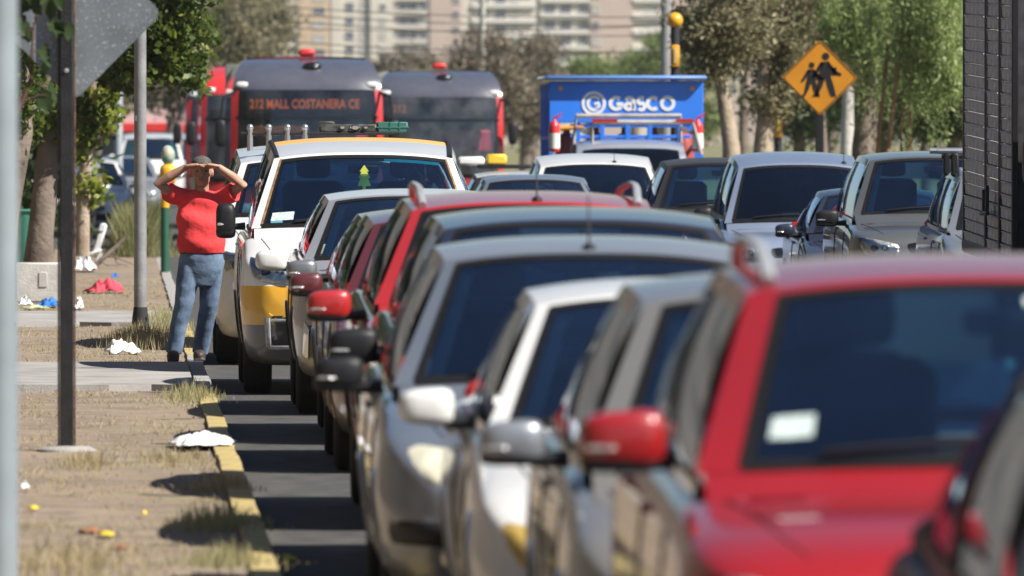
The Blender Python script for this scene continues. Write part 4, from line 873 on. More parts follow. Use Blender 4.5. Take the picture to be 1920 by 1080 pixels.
def taxi_extras():
    W_, RP = TI['wind'], TI['roofp']
    for sg in (-1, 1):   # dark roof gutters and pillar strips
        b = MB(); b.tube([Vector(RP(sg * .97, u)) + Vector((0, 0, .006)) for u in lin(0, 1, 12)], .02, 6); b.build('roof_gutter', BLACK, taxi)
        b = MB(); b.grid(lambda s, v: W_(s, v, .005), [sg * .905, sg * .925], lin(.02, .97, 10)); b.build('rusty_pillar_trim', mat('rusty_strip', (.28, .16, .07), rough=.8, var=.4, vscale=20), taxi)
    # little tree-shaped air freshener hanging from the mirror
    b = MB(); p = Vector(W_(.0, .62, -.05)); g = [(0, .13), (.035, .08), (.02, .08), (.045, .03), (.028, .03), (.05, -.03), (.012, -.03), (.012, -.06), (-.012, -.06), (-.012, -.03), (-.05, -.03), (-.028, .03), (-.045, .03), (-.02, .08), (-.035, .08)]
    b.prism([(p.x + x * 1.0, p.z + z * 1.0) for x, z in g], p.y, p.y + .006); o = b.build('air_freshener', mat('lime_card', (.60, .68, .10), rough=.7, emis=None), None, smooth=False)
    o.location = (1.85, 84.6, 0); tag(o, 'lime tree-shaped air freshener hanging behind the taxi windshield', 'air freshener')
    b = MB(); b.grid(lambda s, v: W_(s, v, -.004), lin(.22, .82, 8), [.86, .935]); b.build('sun_band', mat('teal_sun_band', (.02, .22, .26), rough=.4), taxi)
    # round emblem sticker on the bonnet
    b = MB(); b.lathe([(.001, 0), (.10, 0)], 20, 'z'); o = b.build('bonnet_emblem', mat('orange_emblem', (.75, .45, .15), rough=.5), taxi); o.location = (-.33, .30, 1.075); o.rotation_euler = (R(13), 0, 0)
taxi_extras()
# white van behind the taxi, with a loaded roof rack
wv, WV = car('parked_van', 'white van with a loaded roof rack, behind the man in red', 'van', 'van', 1.74, 95.5, paint('white_van_paint', (.72, .73, .72)), over=dict(H=1.90))
def rack_load():
    rp = WV['roofp']
    for x in (-.62, -.46, -.30, -.15):
        b = MB(); p = rp(x / .75, .15); b.tube([(x, .9 + .9, 1.80), (x, .9 + .9, 2.0)], [.026, .024], 8); b.sell((x, 1.8, 2.0), (.03, .03, .03), 1, 1, 10, 6); b.build('rack_post', ALU, wv)
    for yy in (1.8, 3.4): b = MB(); b.tube([(-.68, yy, 1.95), (.66, yy, 1.95)], .016, 6); b.build('rack_bar', BLACK, wv)
    e = thing('machine_part', 'dark greasy machine part lying on the white van roof rack', 'machine', (1.74 + .22, 97.5, 1.955)); e.scale = (1, 1, .62)
    b = MB(); b.box((0, 0, .06), (.50, .4, .12), .02); b.box((-.18, 0, .13), (.14, .3, .06), .02); b.build('casing', mat('greasy_metal', (.09, .09, .08), rough=.5, metal=.4, var=.5, vscale=18), e)
    for x, r in ((-.05, .03), (.06, .045), (.15, .025)): b = MB(); b.lathe([(.001, -.02), (r * .6, -.02), (r, 0), (r, .03)], 16, 'y', (x, -.21, .07)); b.build('pulley', CHROME, e)
    b = MB(); b.box((0, 0, .075), (.26, .4, .15), .012); b.box((0, -.2, .075), (.28, .01, .02), .003); b.box((.06, -.2, .10), (.01, .012, .1)); b.box((-.02, -.2, .10), (.01, .012, .1)); o = b.build('green_crate', mat('green_plastic', (.04, .15, .12), rough=.6), None); o.location = (1.74 + .60, 97.5, 1.955); o.scale = (1, 1, .62); tag(o, 'small green plastic crate on the white van roof rack', 'crate')
rack_load()

# --- further lanes, right of the queue
gr = 'vehicles queued in the traffic jam'
sg_, SG = car('parked_car', 'silver car with black roof bar at far right beside the black truck', 'car', 'minivan', 8.29, 101.8, SILV, over=dict(H=1.66, W=1.76, dB=.13, zA=1.08), trim=True, mirror_sides=(1,))
for u in (.22, .62):
    b = MB(); P0, P1 = Vector(SG['roofp'](-1, u)), Vector(SG['roofp'](1, u)); z = SG['H'] + .13
    b.tube([(P0.x - .16, P0.y, z), (P1.x + .16, P1.y, z)], .028, 8); b.build('roof_bar', ALU, sg_)
    b = MB(); b.tube([(P0.x - .05, P0.y, z - .045), (P1.x + .05, P1.y, z - .045)], .03, 8)
    for P in (P0, P1): b.box((P.x, P.y, (P.z + z) / 2 - .02), (.07, .1, z - P.z), .015)
    b.build('bar_foot', BLACK, sg_)
b = MB(); b.sell((-.60, 2.0, 1.52), (.035, .05, .12), .6, .6, 14, 10); b.build('roof_light_cover', mat('blue_grey_plastic', (.10, .11, .15), rough=.5), sg_)
car('parked_car', 'grey SUV with big black mirror and pale windshield pillar at right', 'car', 'suv', 7.86, 107.6, GSUV, over=dict(L=4.7, W=1.86, H=1.80, hood=[(0, .84), (.04, .96), (.15, 1.04), (.5, 1.10), (1.1, 1.15)], zA=1.17, yA=1.22, yB=1.86, wB=.63, belt=[(1.0, 1.08), (2.4, 1.12), (4.5, 1.18)], zD=1.2, yCo=.55), mirror=BLACK, trim=True, sticker=[(.42, .90, .12, .03, STICK)], mz=1.12, frontkit='suv')
car('parked_car', 'small dark blue car mostly hidden between the pale blue van and grey SUV', 'car', 'sedan', 7.72, 113.6, NAVY, over=dict(H=1.42))
car('parked_van', 'pale blue-silver van with tall dark windshield in the right lanes', 'van', 'minivan', 7.18, 118.6, BLUV, over=dict(H=1.80, dB=.21, zA=1.02, hood=[(0, .66), (.04, .80), (.15, .88), (.4, .93), (.95, 1.0)]), mirror=BLACK, glass=glass_mat('navy_glass', (.08, .10, .14), 2.0, dust_sheen=.002), antenna=(.8, .05, .12), trim=False, mz=1.05)
car('parked_car', 'black SUV with pale pillar and teal-tinted glass behind the pale blue van', 'car', 'suv', 6.72, 125.0, BLK, over=dict(H=1.70, W=1.8), trim=True, sticker=[(.35, .84, .22, .07, mat('teal_sticker', (.25, .55, .52), rough=.6))])
car('parked_van', 'white van with plain white roof in the middle of the jam', 'van', 'minivan', 5.60, 132.0, WHT2, over=dict(H=1.755, dB=.20, wB=.64, W=1.8), antenna=(.35, .03, .12), glass=glass_mat('navy_glass', (.08, .10, .14), 2.0, dust_sheen=.002))
tx, TX = car('taxi_car', 'dark taxi with yellow roof sign beside the white van', 'taxi', 'sedan', 5.06, 141.0, BLK, over=dict(H=1.50, W=1.72), roofm=paint('pale_roof_paint', (.62, .64, .66)), group=None)
b = MB(); b.box((-.02, 2.5, 1.53), (1.05, .3, .05), .02); b.build('roof_bar', BLACK, tx)
b = MB(); b.box((-.30, 2.45, 1.62), (.26, .18, .14), .03); b.build('roof_sign', YEL, tx)
b = MB(); b.box((-.62, 2.45, 1.60), (.34, .18, .11), .03); b.build('roof_sign_cover', PLATE, tx)
car('parked_car', 'silver car roof just right of the yellow taxi van windshield', 'car', 'sedan', 4.75, 128.0, SILVB, over=dict(H=1.50))
# white parked vehicles beyond the side street at left
gl = 'vehicles standing in the side street'
car('parked_van', 'white van standing in the side street right of the light pole', 'van', 'van', .85, 300.0, WHT, group=gl, interior=False, over=dict(H=2.0))
car('parked_car', 'white hatchback with blue-tinted windows behind the slender tree', 'car', 'hatch', -.62, 212.0, WHT2, group=gl, interior=False, glass=glass_mat('blue_side_glass', (.1, .16, .28), 1.3))
car('parked_car', 'silver sedan in the side street left of the light pole', 'car', 'sedan', .1, 262.0, SILV, group=gl, interior=False)
# ------------------------------------------------------------------ buses and trucks
BUSRED = paint('bus_red_paint', (.55, .025, .03))
BUSGREY = paint('bus_grey_paint', (.20, .22, .18))
MASK = mat('bus_gloss_mask', (.075, .08, .105), rough=.38, coat=1.0)
LED = mat('amber_led', (.5, .12, .02), rough=.6, emis=(1.0, .20, .04), estr=.38)
LEDBG = mat('display_panel', (.012, .02, .03), rough=.5)
def bus(label, X, D, side_m, front_m, line1=None, line2=None, dim=1.0, dome=MASK, L=12.0):
    t = thing('city_bus', label, 'bus', (X, D, 0), 'city buses waiting in the jam'); hw = 1.25
    prof = pchip([.32, .6, 1.0, 1.8, 2.45, 2.7, 2.88, 3.02, 3.12, 3.18], [.10, .02, 0, .03, .09, .15, .28, .50, .85, 1.3])
    tap = pchip([.32, 1.0, 2.4, 2.8, 3.05, 3.18], [.95, 1.0, .985, .955, .88, .78])
    def F(s, z, off=0.0):
        a = abs(s); return (s * hw * tap(z), prof(z) + .16 * a ** 4 - off, z)
    def grid(nm, m, S, Z, off=0.0, par=t): b = MB(); b.grid(lambda s, z: F(s, z, off), S, Z); return b.build(nm, m, par, angle=60)
    grid('front_panel', front_m, lin(-.93, .93, 15), lin(.32, 1.10, 8)); grid('roof_dome', dome, lin(-1, 1, 21), lin(2.66, 3.18, 10))
    for sg in (-1, 1): grid('corner_post', BUSRED, [sg * .91, sg * .96, sg], lin(.32, 2.66, 14))
    w = grid('windshield', glass_mat('bus_glass' if D < 200 else 'bus_glass_dust_sheen', (.50, .55, .55), 1.8, dust_sheen=.04 if D < 200 else .10, dcol=(.42, .44, .46)), lin(-.91, .91, 17), lin(1.10, 2.66, 12))  # grey film paints a pale reflection into the bus glass
    grid('seal', RUBBER, lin(-.93, .93, 15), [1.07, 1.13], .004); grid('divider', BLACKG, lin(-.93, .93, 15), [2.18, 2.235], .004)
    # display box behind the glass with lit text
    b = MB(); b.box((-.05, .34, 2.43), (1.9, .10, .34), .02); db = b.build('display_box', LEDBG, t)
    if line1:
        o = text_mesh('display_text', line1, .205, LED if dim == 1 else MATS.setdefault('amber_led_dim', mat('amber_led_dim', (.4, .13, .05), emis=(1, .25, .08), estr=.25)), db, (-.93, .28, 2.36), sx=.74 if len(line1) > 8 else .9, bold=.006)
    if line2:
        b = MB(); b.box((-.42, .36, 2.0), (1.0, .06, .20), .01); d2 = b.build('route_panel', LEDBG, t)
        for k in range(16):   # unreadable rows of lit dots
            b = MB()
            for r_ in range(3): b.box((-.86 + k * .058, .325, 1.93 + r_ * .055 + .01 * ((k * 7 + r_ * 3) % 3)), (.04, .006, .024))
            b.build('lit_segment', MATS.get('amber_led_soft') or mat('amber_led_soft', (.45, .2, .06), emis=(1, .35, .1), estr=.3), d2, smooth=False)
    # dash, interior
    b = MB(); b.box((0, .55, 1.15), (2.2, .7, .3), .08); b.build('dashboard', mat('maroon_dash', (.20, .02, .05), rough=.6), t)
    b = MB(); b.box((.52, .5, 1.80), (1.15, .06, .42), .03); b.build('magenta_reflection', mat('magenta_reflection_paint', (.62, .05, .14), rough=.6), t)  # magenta panel painted in for the reflection low in the windshield
    b = MB(); b.box((0, 2.2, 1.5), (2.3, .1, 2.4)); b.build('bulkhead', mat('dark_cabin', (.02, .028, .04), rough=.8), t)
    # sides, roof, back
    for sg in (-1, 1):
        def Sd(y, z): return (sg * hw * tap(z) , y, z)
        y0 = .16; z_r = 3.05
        b = MB(); b.grid(lambda y, z: (sg * hw * tap(z), max(y, prof(z) + .16), z), lin(y0, L, 20), lin(.32, 1.15, 4)); b.grid(lambda y, z: (sg * hw * tap(z), max(y, prof(z) + .16), z), lin(y0, L, 20), lin(2.55, 3.18, 8)); b.build('side_panel', side_m, t, angle=60)
        for k in range(7):
            ya, yb = .35 + k * 1.66, .35 + (k + 1) * 1.66 - .12
            b = MB(); b.grid(lambda y, z: (sg * (hw * tap(z) - .012), y, z), lin(ya, min(yb, L), 3), lin(1.15, 2.55, 4)); b.build('side_window', GLASS_DARK, t)
            b = MB(); b.grid(lambda y, z: (sg * hw * tap(z), y, z), [yb, min(yb + .12, L)], lin(1.15, 2.55, 4)); b.build('window_post', side_m, t)
        for yy in (2.6, L - 3.2):
            b = MB(); b.lathe([(.28, -.14), (.45, -.15), (.48, -.1), (.48, .1), (.45, .15), (.28, .14)], 26, 'x'); q = b.build('wheel', TYRE, t); q.location = (sg * 1.08, yy, .48)
            b = MB(); b.lathe([(.001, sg * .05), (.14, sg * .08), (.16, sg * .02), (.29, sg * .1)], 20, 'x'); b.build('rim', ALU, q)
        # hanging mirror arm
        b = MB(); b.tube([(sg * 1.16, .3, 2.62), (sg * 1.36, .02, 2.55), (sg * 1.40, -.02, 2.2)], [.025, .025, .02], 7); b.sell((sg * 1.41, 0, 1.95), (.09, .06, .22), .6, .6, 14, 10); b.build('mirror', BLACK, t)
        b = MB(); P = F(sg * .88, 2.74, .02); b.sell(P, (.10, .03, .05), .7, .7, 14, 8); b.build('marker_light', mat('white_lens', (.8, .8, .78), rough=.2, coat=.8), t)
        b = MB(); P = F(sg * .74, .72, .01); b.sell(P, (.20, .03, .09), .7, .7, 14, 8); b.build('headlight', LAMPR, t)
    b = MB(); b.grid(lambda s, y: (s * hw * .78, y, 3.18 + .03 * (1 - s * s)), lin(-1, 1, 7), lin(1.3, L, 10)); b.build('roof', side_m, t)
    b = MB(); b.box((0, L, 1.75), (2.44, .06, 2.8), .02); b.build('rear_wall', side_m, t)
    b = MB(); b.box((0, L / 2, .3), (2.3, L - .8, .12)); b.build('chassis', DARKVOID, t)
    b = MB(); b.box((.02, 1.5, 3.27), (.27, .5, .12), .04); b.build('roof_hatch', mat('red_hatch', (.68, .04, .04), rough=.4), t)
    b = MB(); P = F(.08, 3.03, .02); b.sell(P, (.16, .10, .085), .9, 1, 18, 10); cb = b.build('camera_dome', BLACKG, t)
    b = MB(); b.sell((P[0] + .05, P[1] - .085, P[2] + .01), (.03, .03, .03), 1, 1, 10, 8); b.build('camera_eye', CHROME, cb)
    for (s0, s1) in ((-.75, -.05), (.05, .78)):
        b = MB(); b.tube([F(lerp(s0, s1, i / 5), 1.16 + .02 * i / 5, .03) for i in range(6)], .014, 6); b.build('wiper', BLACK, t)
    return t
bus('red city bus with black front and amber display reading 212, nearest bus', 3.06, 185.0, BUSGREY, BUSRED, '212 MALL COSTANERA CE', True)
bus('red city bus standing further back, right of the nearest bus', 6.27, 222.0, BUSGREY, BUSRED, '212', None, dim=.4)
bus('city bus with red roof front peeking out left behind the nearest bus', 2.72, 207.0, BUSGREY, BUSRED, None, None, dome=mat('red_dome', (.60, .035, .035), rough=.35, coat=.8))
bus('grey city bus furthest back at left, mostly hidden', 2.6, 232.0, BUSGREY, BUSGREY, None, None)

# --- blue gas delivery truck
def gas_truck():
    X, D = 7.36, 165.0; t = thing('gas_truck', 'blue gas delivery truck with white company lettering on its header board', 'truck', (X, D, 0))
    BLUE = paint('gas_blue_paint', (.025, .21, .86), rough=.45, coat=.4); STEEL = mat('rack_steel', (.42, .39, .36), rough=.5, metal=.4, var=.2)
    z0, z1 = 2.10, 2.71
    b = MB(); b.box((0, .03, (z0 + z1) / 2), (2.24, .06, z1 - z0), .01); hd = b.build('header_board', BLUE, t, smooth=False)
    b = MB(); b.box((0, 1.7, z1 + .045), (2.34, 3.7, .07), .03); b.build('roof', paint('gas_roof_paint', (.10, .22, .55)), t)
    for sg in (-1, 1):
        b = MB(); b.lathe([(.001, -.012), (.03, -.008), (.034, .0)], 14, 'y', (sg * .955, -.004, 2.60)); b.build('marker_light', AMBER, t)
        for yy in lin(.06, 3.4, 5): b = MB(); b.box((sg * 1.09, yy, 1.72), (.06, .06, 1.9)); b.build('body_post', BLUE, t, smooth=False)
        for zz in (1.0, 1.4, 1.88): b = MB(); b.box((sg * 1.09, 1.75, zz), (.04, 3.4, .05)); b.build('side_rail', BLUE, t, smooth=False)
    WH = mat('lettering_white', (.80, .80, .80), rough=.6)
    y0, y1 = -.010, .002; h = .105; w = .052; zc = 2.385
    def letter(nm, paths):
        q = MB()
        for p, cl in paths: stroke2d(q, p, w, y0, y1, cl)
        o = q.build(nm, WH, hd, smooth=False)
    x0 = -.147
    letter('letter', [(arc(x0, zc, h * .80, 50, 335, 20), False), ([(x0 + .005, zc - .01), (x0 + h * .82, zc - .01), (x0 + h * .78, zc - .05)], False)])
    x0 = .045; letter('letter', [(arc(x0 - .008, zc - .043, .054, 0, 360, 18, .042)[:-1], True), ([(x0 + .066, zc - .105), (x0 + .066, zc + .02)] + arc(x0 + .002, zc + .018, .064, 5, 150, 9), False)])
    x0 = .217; letter('letter', [(arc(x0, zc + .037, .046, 40, 250, 10) + arc(x0, zc - .043, .050, 70, -140, 10), False)])
    x0 = .392; letter('letter', [(arc(x0, zc, h * .80, 50, 310, 18), False)])
    x0 = .60; letter('letter', [(arc(x0, zc, h * .82, 0, 360, 24)[:-1], True)])
    cx, cz = -.473, zc; w = .042
    letter('emblem', [(arc(cx, cz, .155, 0, 360, 30)[:-1], True), (arc(cx + .01, cz, .095, 40, 300, 20), False), ([(cx + .01, cz - .012), (cx + .07, cz + .005), (cx + .085, cz - .04), (cx + .03, cz - .075)], False)])
    # slotted lower rack with red cylinders behind
    for zz in (1.90, 2.06): b = MB(); b.box((.06, .05, zz), (1.75, .05, .05), .006); b.build('front_rail', BLUE, t, smooth=False)
    for xx in (-.70, -.35, .02, .34, .78): b = MB(); b.box((xx, .045, 1.88), (.07, .055, .48), .006); b.build('front_slat', BLUE, t, smooth=False)
    CY = mat('gas_cylinder_red', (.35, .06, .05), rough=.5)
    k = 0
    for yy in (.45,):
        for xx, lb in zip(lin(-.85, .85, 5), ('leftmost red gas cylinder racked behind the blue slats', 'second red gas cylinder from the left behind the blue slats', 'middle red gas cylinder behind the blue slats', 'fourth red gas cylinder from the left behind the blue slats', 'rightmost red gas cylinder racked behind the blue slats')):
            b = MB(); b.lathe([(.001, 0), (.15, 0), (.16, .03), (.16, .55), (.12, .66), (.05, .70), (.05, .78), (.001, .78)], 16, 'z'); o = b.build('gas_cylinder', CY, None); o.location = (X + xx, D + yy, 1.26)
            tag(o, lb, 'gas cylinder', 'gas cylinders on the blue truck')
    b = MB(); b.box((0, 1.75, 1.2), (2.2, 3.5, .1), .01); b.build('deck', STEEL, t); b = MB(); b.box((0, 1.0, .75), (.8, 5.2, .2), .02); b.build('chassis', DARKVOID, t)
    # cab, silver-roofed
    CAB = paint('cab_silver_paint', (.42, .46, .52), metal=.5)
    b = MB(); prof = [(.0, .45), (-.02, .7), (0, 1.0), (.12, 1.25), (.36, 1.62), (.62, 1.80), (1.05, 1.87), (1.5, 1.86), (1.7, 1.80), (1.72, .5)]
    def cab(s, u):
        i = min(int(u), len(prof) - 2); f = u - i; y_, z_ = lerp(prof[i][0], prof[i + 1][0], f), lerp(prof[i][1], prof[i + 1][1], f)
        hw = .84 - .10 * max(0, (z_ - 1.1)) ; return (s * hw, -2.0 + y_ + .06 * s * s, z_ - (.05 * s ** 4 if z_ > 1.7 else 0))
    b.grid(cab, lin(-1, 1, 15), lin(0, 9, 37))
    for sg in (-1, 1): b.add([cab(sg, u) for u in lin(0, 9, 37)], [tuple(range(37))])
    b.build('cab', CAB, t, angle=35)
    b = MB(); b.grid(lambda s, u: (cab(s, u)[0], cab(s, u)[1] - .012, cab(s, u)[2] + .008), lin(-.88, .88, 9), lin(3.1, 4.6, 6)); b.build('windshield', GLASS_DARK, t)
    for sg in (-1, 1):
        b = MB(); b.sell((sg * .6, -2.02, .8), (.13, .03, .09), .7, .7, 14, 8); b.build('headlight', LAMPR, t)
        for yy, xx in ((-1.35, .70), (2.2, .80)):
            b = MB(); b.lathe([(.2, -.1), (.34, -.11), (.36, 0), (.34, .11), (.2, .1)], 22, 'x'); o = b.build('wheel', TYRE, t); o.location = (sg * xx, yy, .36)
            b = MB(); b.lathe([(.001, sg * .04), (.1, sg * .06), (.21, sg * .08)], 16, 'x'); b.build('rim', ALU, o)
        b = MB(); b.sell((sg * 1.0, -1.55, 1.45), (.07, .05, .14), .6, .6, 12, 8); b.tube([(sg * .74, -1.5, 1.5), (sg * 1.0, -1.55, 1.5)], .018, 6); b.build('mirror', BLACK, t)
    # ladder rack: two welded hoops tied together over the cab
    def P(x_, y_): return ((x_ - VPX) / (FPX / 163.5) - X, HC - (y_ - VPY) / (FPX / 163.5))
    for yy, pts in ((-1.1, [(1112, 288), (1114, 229), (1302, 229), (1318, 290)]), (-.4, [(1079, 285), (1087, 217), (1284, 217), (1284, 280)])):
        b = MB(); pl = [P(*p) for p in pts]; b.tube([(a, yy, c) for a, c in pl], .036, 4); b.build('rack_hoop', STEEL, t, smooth=False)
    for (a, c) in ((1087, 1110), (1284, 1308)):
        p, q = P(a, 240), P(c, 252); b = MB(); b.tube([(p[0], -.4, p[1]), (q[0], -1.1, q[1])], .03, 4); b.build('rack_tie', STEEL, t, smooth=False)
    for a, c in ((1112, 1160), (1270, 1304)):
        p, q = P(a, 226), P(c, 226); b = MB(); b.box(((p[0] + q[0]) / 2, -1.15, p[1]), (q[0] - p[0], .02, .05)); b.build('red_reflector', REDLENS, t, smooth=False)
    # fire extinguishers hung at both front corners
    for xx, lb in ((1042, 'red fire extinguisher with white label hung on the left of the gas truck'), (1312, 'red fire extinguisher tucked at the right corner of the gas truck')):
        p = P(xx, 285); e = thing('fire_extinguisher', lb, 'extinguisher', (X + p[0], D - 1.0, p[1]), 'fire extinguishers on the gas truck')
        b = MB(); b.lathe([(.001, 0), (.07, 0), (.08, .02), (.08, .36), (.06, .42), (.025, .45), (.02, .48), (.001, .48)], 18, 'z'); b.build('cylinder', mat('extinguisher_red', (.62, .03, .03), rough=.35, coat=.5), e)
        b = MB(); b.lathe([(.0815, .05), (.0815, .27)], 18, 'z'); b.build('paper_label', PLATE, e)
        b = MB(); b.tube([(-.02, 0, .48), (.04, -.02, .52), (.11, -.02, .56)], .012, 6); b.tube([(-.02, 0, .49), (.10, -.02, .50)], .010, 6); b.build('handle', mat('pink_red_plastic', (.6, .08, .16), rough=.5), e)
        b = MB(); b.box((.0, .1, .2), (.05, .14, .04)); b.build('bracket', STEEL, e, smooth=False)
    b = MB(); b.tube([(-.96, -.06, 2.02), (-.62, -.06, 2.04)], [.035, .02], 8); b.build('hazard_wand', AMBER, t)
gas_truck()

# --- dark stake-bed truck at the right edge: cab just outside the frame, slatted side in view
def dark_truck():
    X0 = 7.30; D0 = 90.4
    t = thing('stake_truck', 'dark stake-bed truck with slatted board side cut off by the right edge', 'truck', (X0, D0, 0), None); t.rotation_euler = (R(1.0), 0, 0)
    DK = mat('weathered_dark_metal', (.05, .048, .052), rough=.6, metal=.2, var=.35, vscale=9)
    BOARD = mat('weathered_board', (.44, .44, .47), rough=.65, var=.3, vscale=5, bump=.6, bscale=25, col2=(.58, .56, .55)); 
    nt = BOARD.node_tree; bs = nt.nodes['Principled BSDF']; src = bs.inputs['Base Color'].links[0].from_socket; tc = nt.nodes.new('ShaderNodeTexCoord'); mp = nt.nodes.new('ShaderNodeMapping'); mp.inputs['Scale'].default_value = (1, .22, 1)
    n = nt.nodes.new('ShaderNodeTexNoise'); n.inputs['Scale'].default_value = 22; n.inputs['Detail'].default_value = 4; n.inputs['Roughness'].default_value = .75; gm = nt.nodes.new('ShaderNodeNewGeometry')
    nt.links.new(gm.outputs['Position'], mp.inputs['Vector']); nt.links.new(mp.outputs[0], n.inputs['Vector'])
    r_ = nt.nodes.new('ShaderNodeMapRange'); r_.inputs[1].default_value = .54; r_.inputs[2].default_value = .64; r_.inputs[4].default_value = .75; nt.links.new(n.outputs[0], r_.inputs[0])
    x = nt.nodes.new('ShaderNodeMix'); x.data_type = 'RGBA'; x.inputs[7].default_value = (.70, .62, .54, 1); nt.links.new(r_.outputs[0], x.inputs[0]); nt.links.new(src, x.inputs[6]); nt.links.new(x.outputs[2], bs.inputs['Base Color'])
    cols = [(5.72, 7.95), (4.20, 5.38), (2.72, 3.86)]
    for k, (a, c) in enumerate(cols):
        me = None
        for q in range(31):
            if me is None:
                b = MB(); b.box((0, 0, 0), (.03, c - a, .094), .006); b.box((-.016, 0, .043), (.012, c - a, .012), .003); o = b.build('board', BOARD, t, smooth=False); me = o.data
            else: o = bpy.data.objects.new('board', me); COL.objects.link(o); o.parent = t
            o.location = (.03 + .004 * ((q * 5 + k * 3) % 3), (a + c) / 2, .92 + q * .104); o.rotation_euler = (0, R(((q * 7 + k) % 5 - 2) * 1.6), 0)
    for y_ in (8.02, 5.55, 4.03, 2.62): b = MB(); b.box((.032, y_, 2.5), (.05, .10, 3.3), .006); b.build('stake', BLACK, t, smooth=False)
    b = MB(); b.box((-.05, 4.55, 1.32), (.03, .16, .24), .01); b.box((-.07, 4.6, 1.31), (.03, .06, .18), .006); hd = b.build('latch_handle', BLACK, t); b = MB(); b.tube([(-.06, 5.0, 1.19), (-.07, 4.2, 1.21)], .02, 6); b.build('latch_grip', BLACK, hd)
    b = MB(); b.box((.05, 4.4, 4.02), (.05, .6, .06), .02); b.build('top_hook', BLACK, t)
    for sg, xx in ((1, 2.33),): 
        for q in range(31): pass
    b = MB(); b.box((2.36, 5.3, 2.5), (.05, 5.4, 3.2), .01); b.build('far_side', DK, t); b = MB(); b.box((1.2, 8.02, 2.5), (2.3, .05, 3.2), .01); b.build('tailgate', DK, t); b = MB(); b.box((1.2, 2.66, 2.5), (2.3, .05, 3.2), .01); b.build('headboard', DK, t)
    b = MB(); b.box((1.2, 5.3, .84), (2.4, 5.5, .12), .02); b.build('bed_floor', DK, t); b = MB(); b.box((1.2, 4.2, .62), (.9, 7.6, .22), .02); b.build('chassis', DARKVOID, t)
    CABP = paint('blue_grey_cab_paint', (.16, .18, .24), metal=.3)
    b = MB(); prof = [(.10, .5), (0, .8), (.0, 1.25), (.16, 1.75), (.42, 2.28), (.70, 2.46), (1.5, 2.52), (2.2, 2.5), (2.3, 2.42), (2.32, .5)]
    def cab(s, u):
        i = min(int(u), len(prof) - 2); f = u - i; y_, z_ = lerp(prof[i][0], prof[i + 1][0], f), lerp(prof[i][1], prof[i + 1][1], f); return (1.2 + s * (1.10 - .07 * max(0, z_ - 1.4)), y_ + .05 * s * s, z_ - (.05 * s ** 4 if z_ > 2.4 else 0))
    b.grid(cab, lin(-1, 1, 13), lin(0, 9, 37))
    for sg in (-1, 1): b.add([cab(sg, u) for u in lin(0, 9, 37)], [tuple(range(37))])
    b.build('cab', CABP, t, angle=35)
    b = MB(); b.grid(lambda s, u: (cab(s, u)[0], cab(s, u)[1] - .012, cab(s, u)[2] + .006), lin(-.9, .9, 9), lin(2.2, 3.9, 6)); b.build('windshield', GLASS_DARK, t)
    for sg in (-1, 1):
        b = MB(); b.sell((1.2 + sg * 1.22, .45, 1.72), (.06, .09, .20), .6, .6, 14, 10); b.tube([(1.2 + sg * 1.05, .5, 1.85), (1.2 + sg * 1.2, .45, 1.85)], .02, 6); b.build('mirror', BLACK, t)
        b = MB(); b.sell((1.2 + sg * .8, -.01, .85), (.17, .03, .11), .7, .7, 14, 8); b.build('headlight', LAMPR, t)
        for yy in (1.1, 5.9):
            b = MB(); b.lathe([(.25, -.13), (.42, -.14), (.45, -.1), (.45, .1), (.42, .14), (.25, .13)], 24, 'x'); o = b.build('wheel', TYRE, t); o.location = (1.2 + sg * .95, yy, .45 - yy * .0175)
            b = MB(); b.lathe([(.001, sg * .03), (.12, sg * .07), (.26, sg * .1)], 16, 'x'); b.build('rim', GALV, o)
dark_truck()
# ------------------------------------------------------------------ people
SKIN = mat('skin', (.42, .235, .155), rough=.55, var=.10, vscale=18)
def blob(name, mb, voxel, m, parent, smooth_it=6, disp=None):
    """union of closed shapes -> one continuous surface"""
    me = bpy.data.meshes.new(name); me.from_pydata(mb.v, [], mb.f); me.update()
    bm = bmesh.new(); bm.from_mesh(me); bmesh.ops.recalc_face_normals(bm, faces=bm.faces); bm.to_mesh(me); bm.free()
    o = bpy.data.objects.new(name, me); COL.objects.link(o)
    rm = o.modifiers.new('r', 'REMESH'); rm.mode = 'VOXEL'; rm.voxel_size = voxel; rm.use_smooth_shade = True
    if smooth_it: sm = o.modifiers.new('s', 'SMOOTH'); sm.iterations = smooth_it; sm.factor = .5
    bpy.context.view_layer.update()
    e = o.evaluated_get(bpy.context.evaluated_depsgraph_get()); nm = bpy.data.meshes.new_from_object(e)
    bpy.data.objects.remove(o); nm.materials.clear(); nm.materials.append(m)
    if disp:
        n = len(nm.vertices); co = np.empty(n * 3); nr = np.empty(n * 3); nm.vertices.foreach_get('co', co); nm.vertices.foreach_get('normal', nr)
        co = co.reshape(-1, 3); nr = nr.reshape(-1, 3); co = co + nr * disp(co)[:, None]; nm.vertices.foreach_set('co', co.ravel())
    nm.polygons.foreach_set('use_smooth', [True] * len(nm.polygons)); nm.update()
    ob = bpy.data.objects.new(name, nm); COL.objects.link(ob); ob.parent = parent
    return ob
def ell_loft(mb, secs, n=20):
    """stack of ellipses (cx, cy, z, rx, ry)"""
    vs = []; 
    for cx, cy, z, rx, ry in secs:
        for k in range(n):
            a = 2 * math.pi * k / n; vs.append((cx + rx * math.copysign(abs(math.cos(a)) ** .85, math.cos(a)), cy + ry * math.copysign(abs(math.sin(a)) ** .85, math.sin(a)), z))
    m = len(secs); fs = [(i * n + k, i * n + (k + 1) % n, (i + 1) * n + (k + 1) % n, (i + 1) * n + k) for i in range(m - 1) for k in range(n)] + [tuple(range(n))[::-1], tuple((m - 1) * n + k for k in range(n))]
    mb.add(vs, fs)
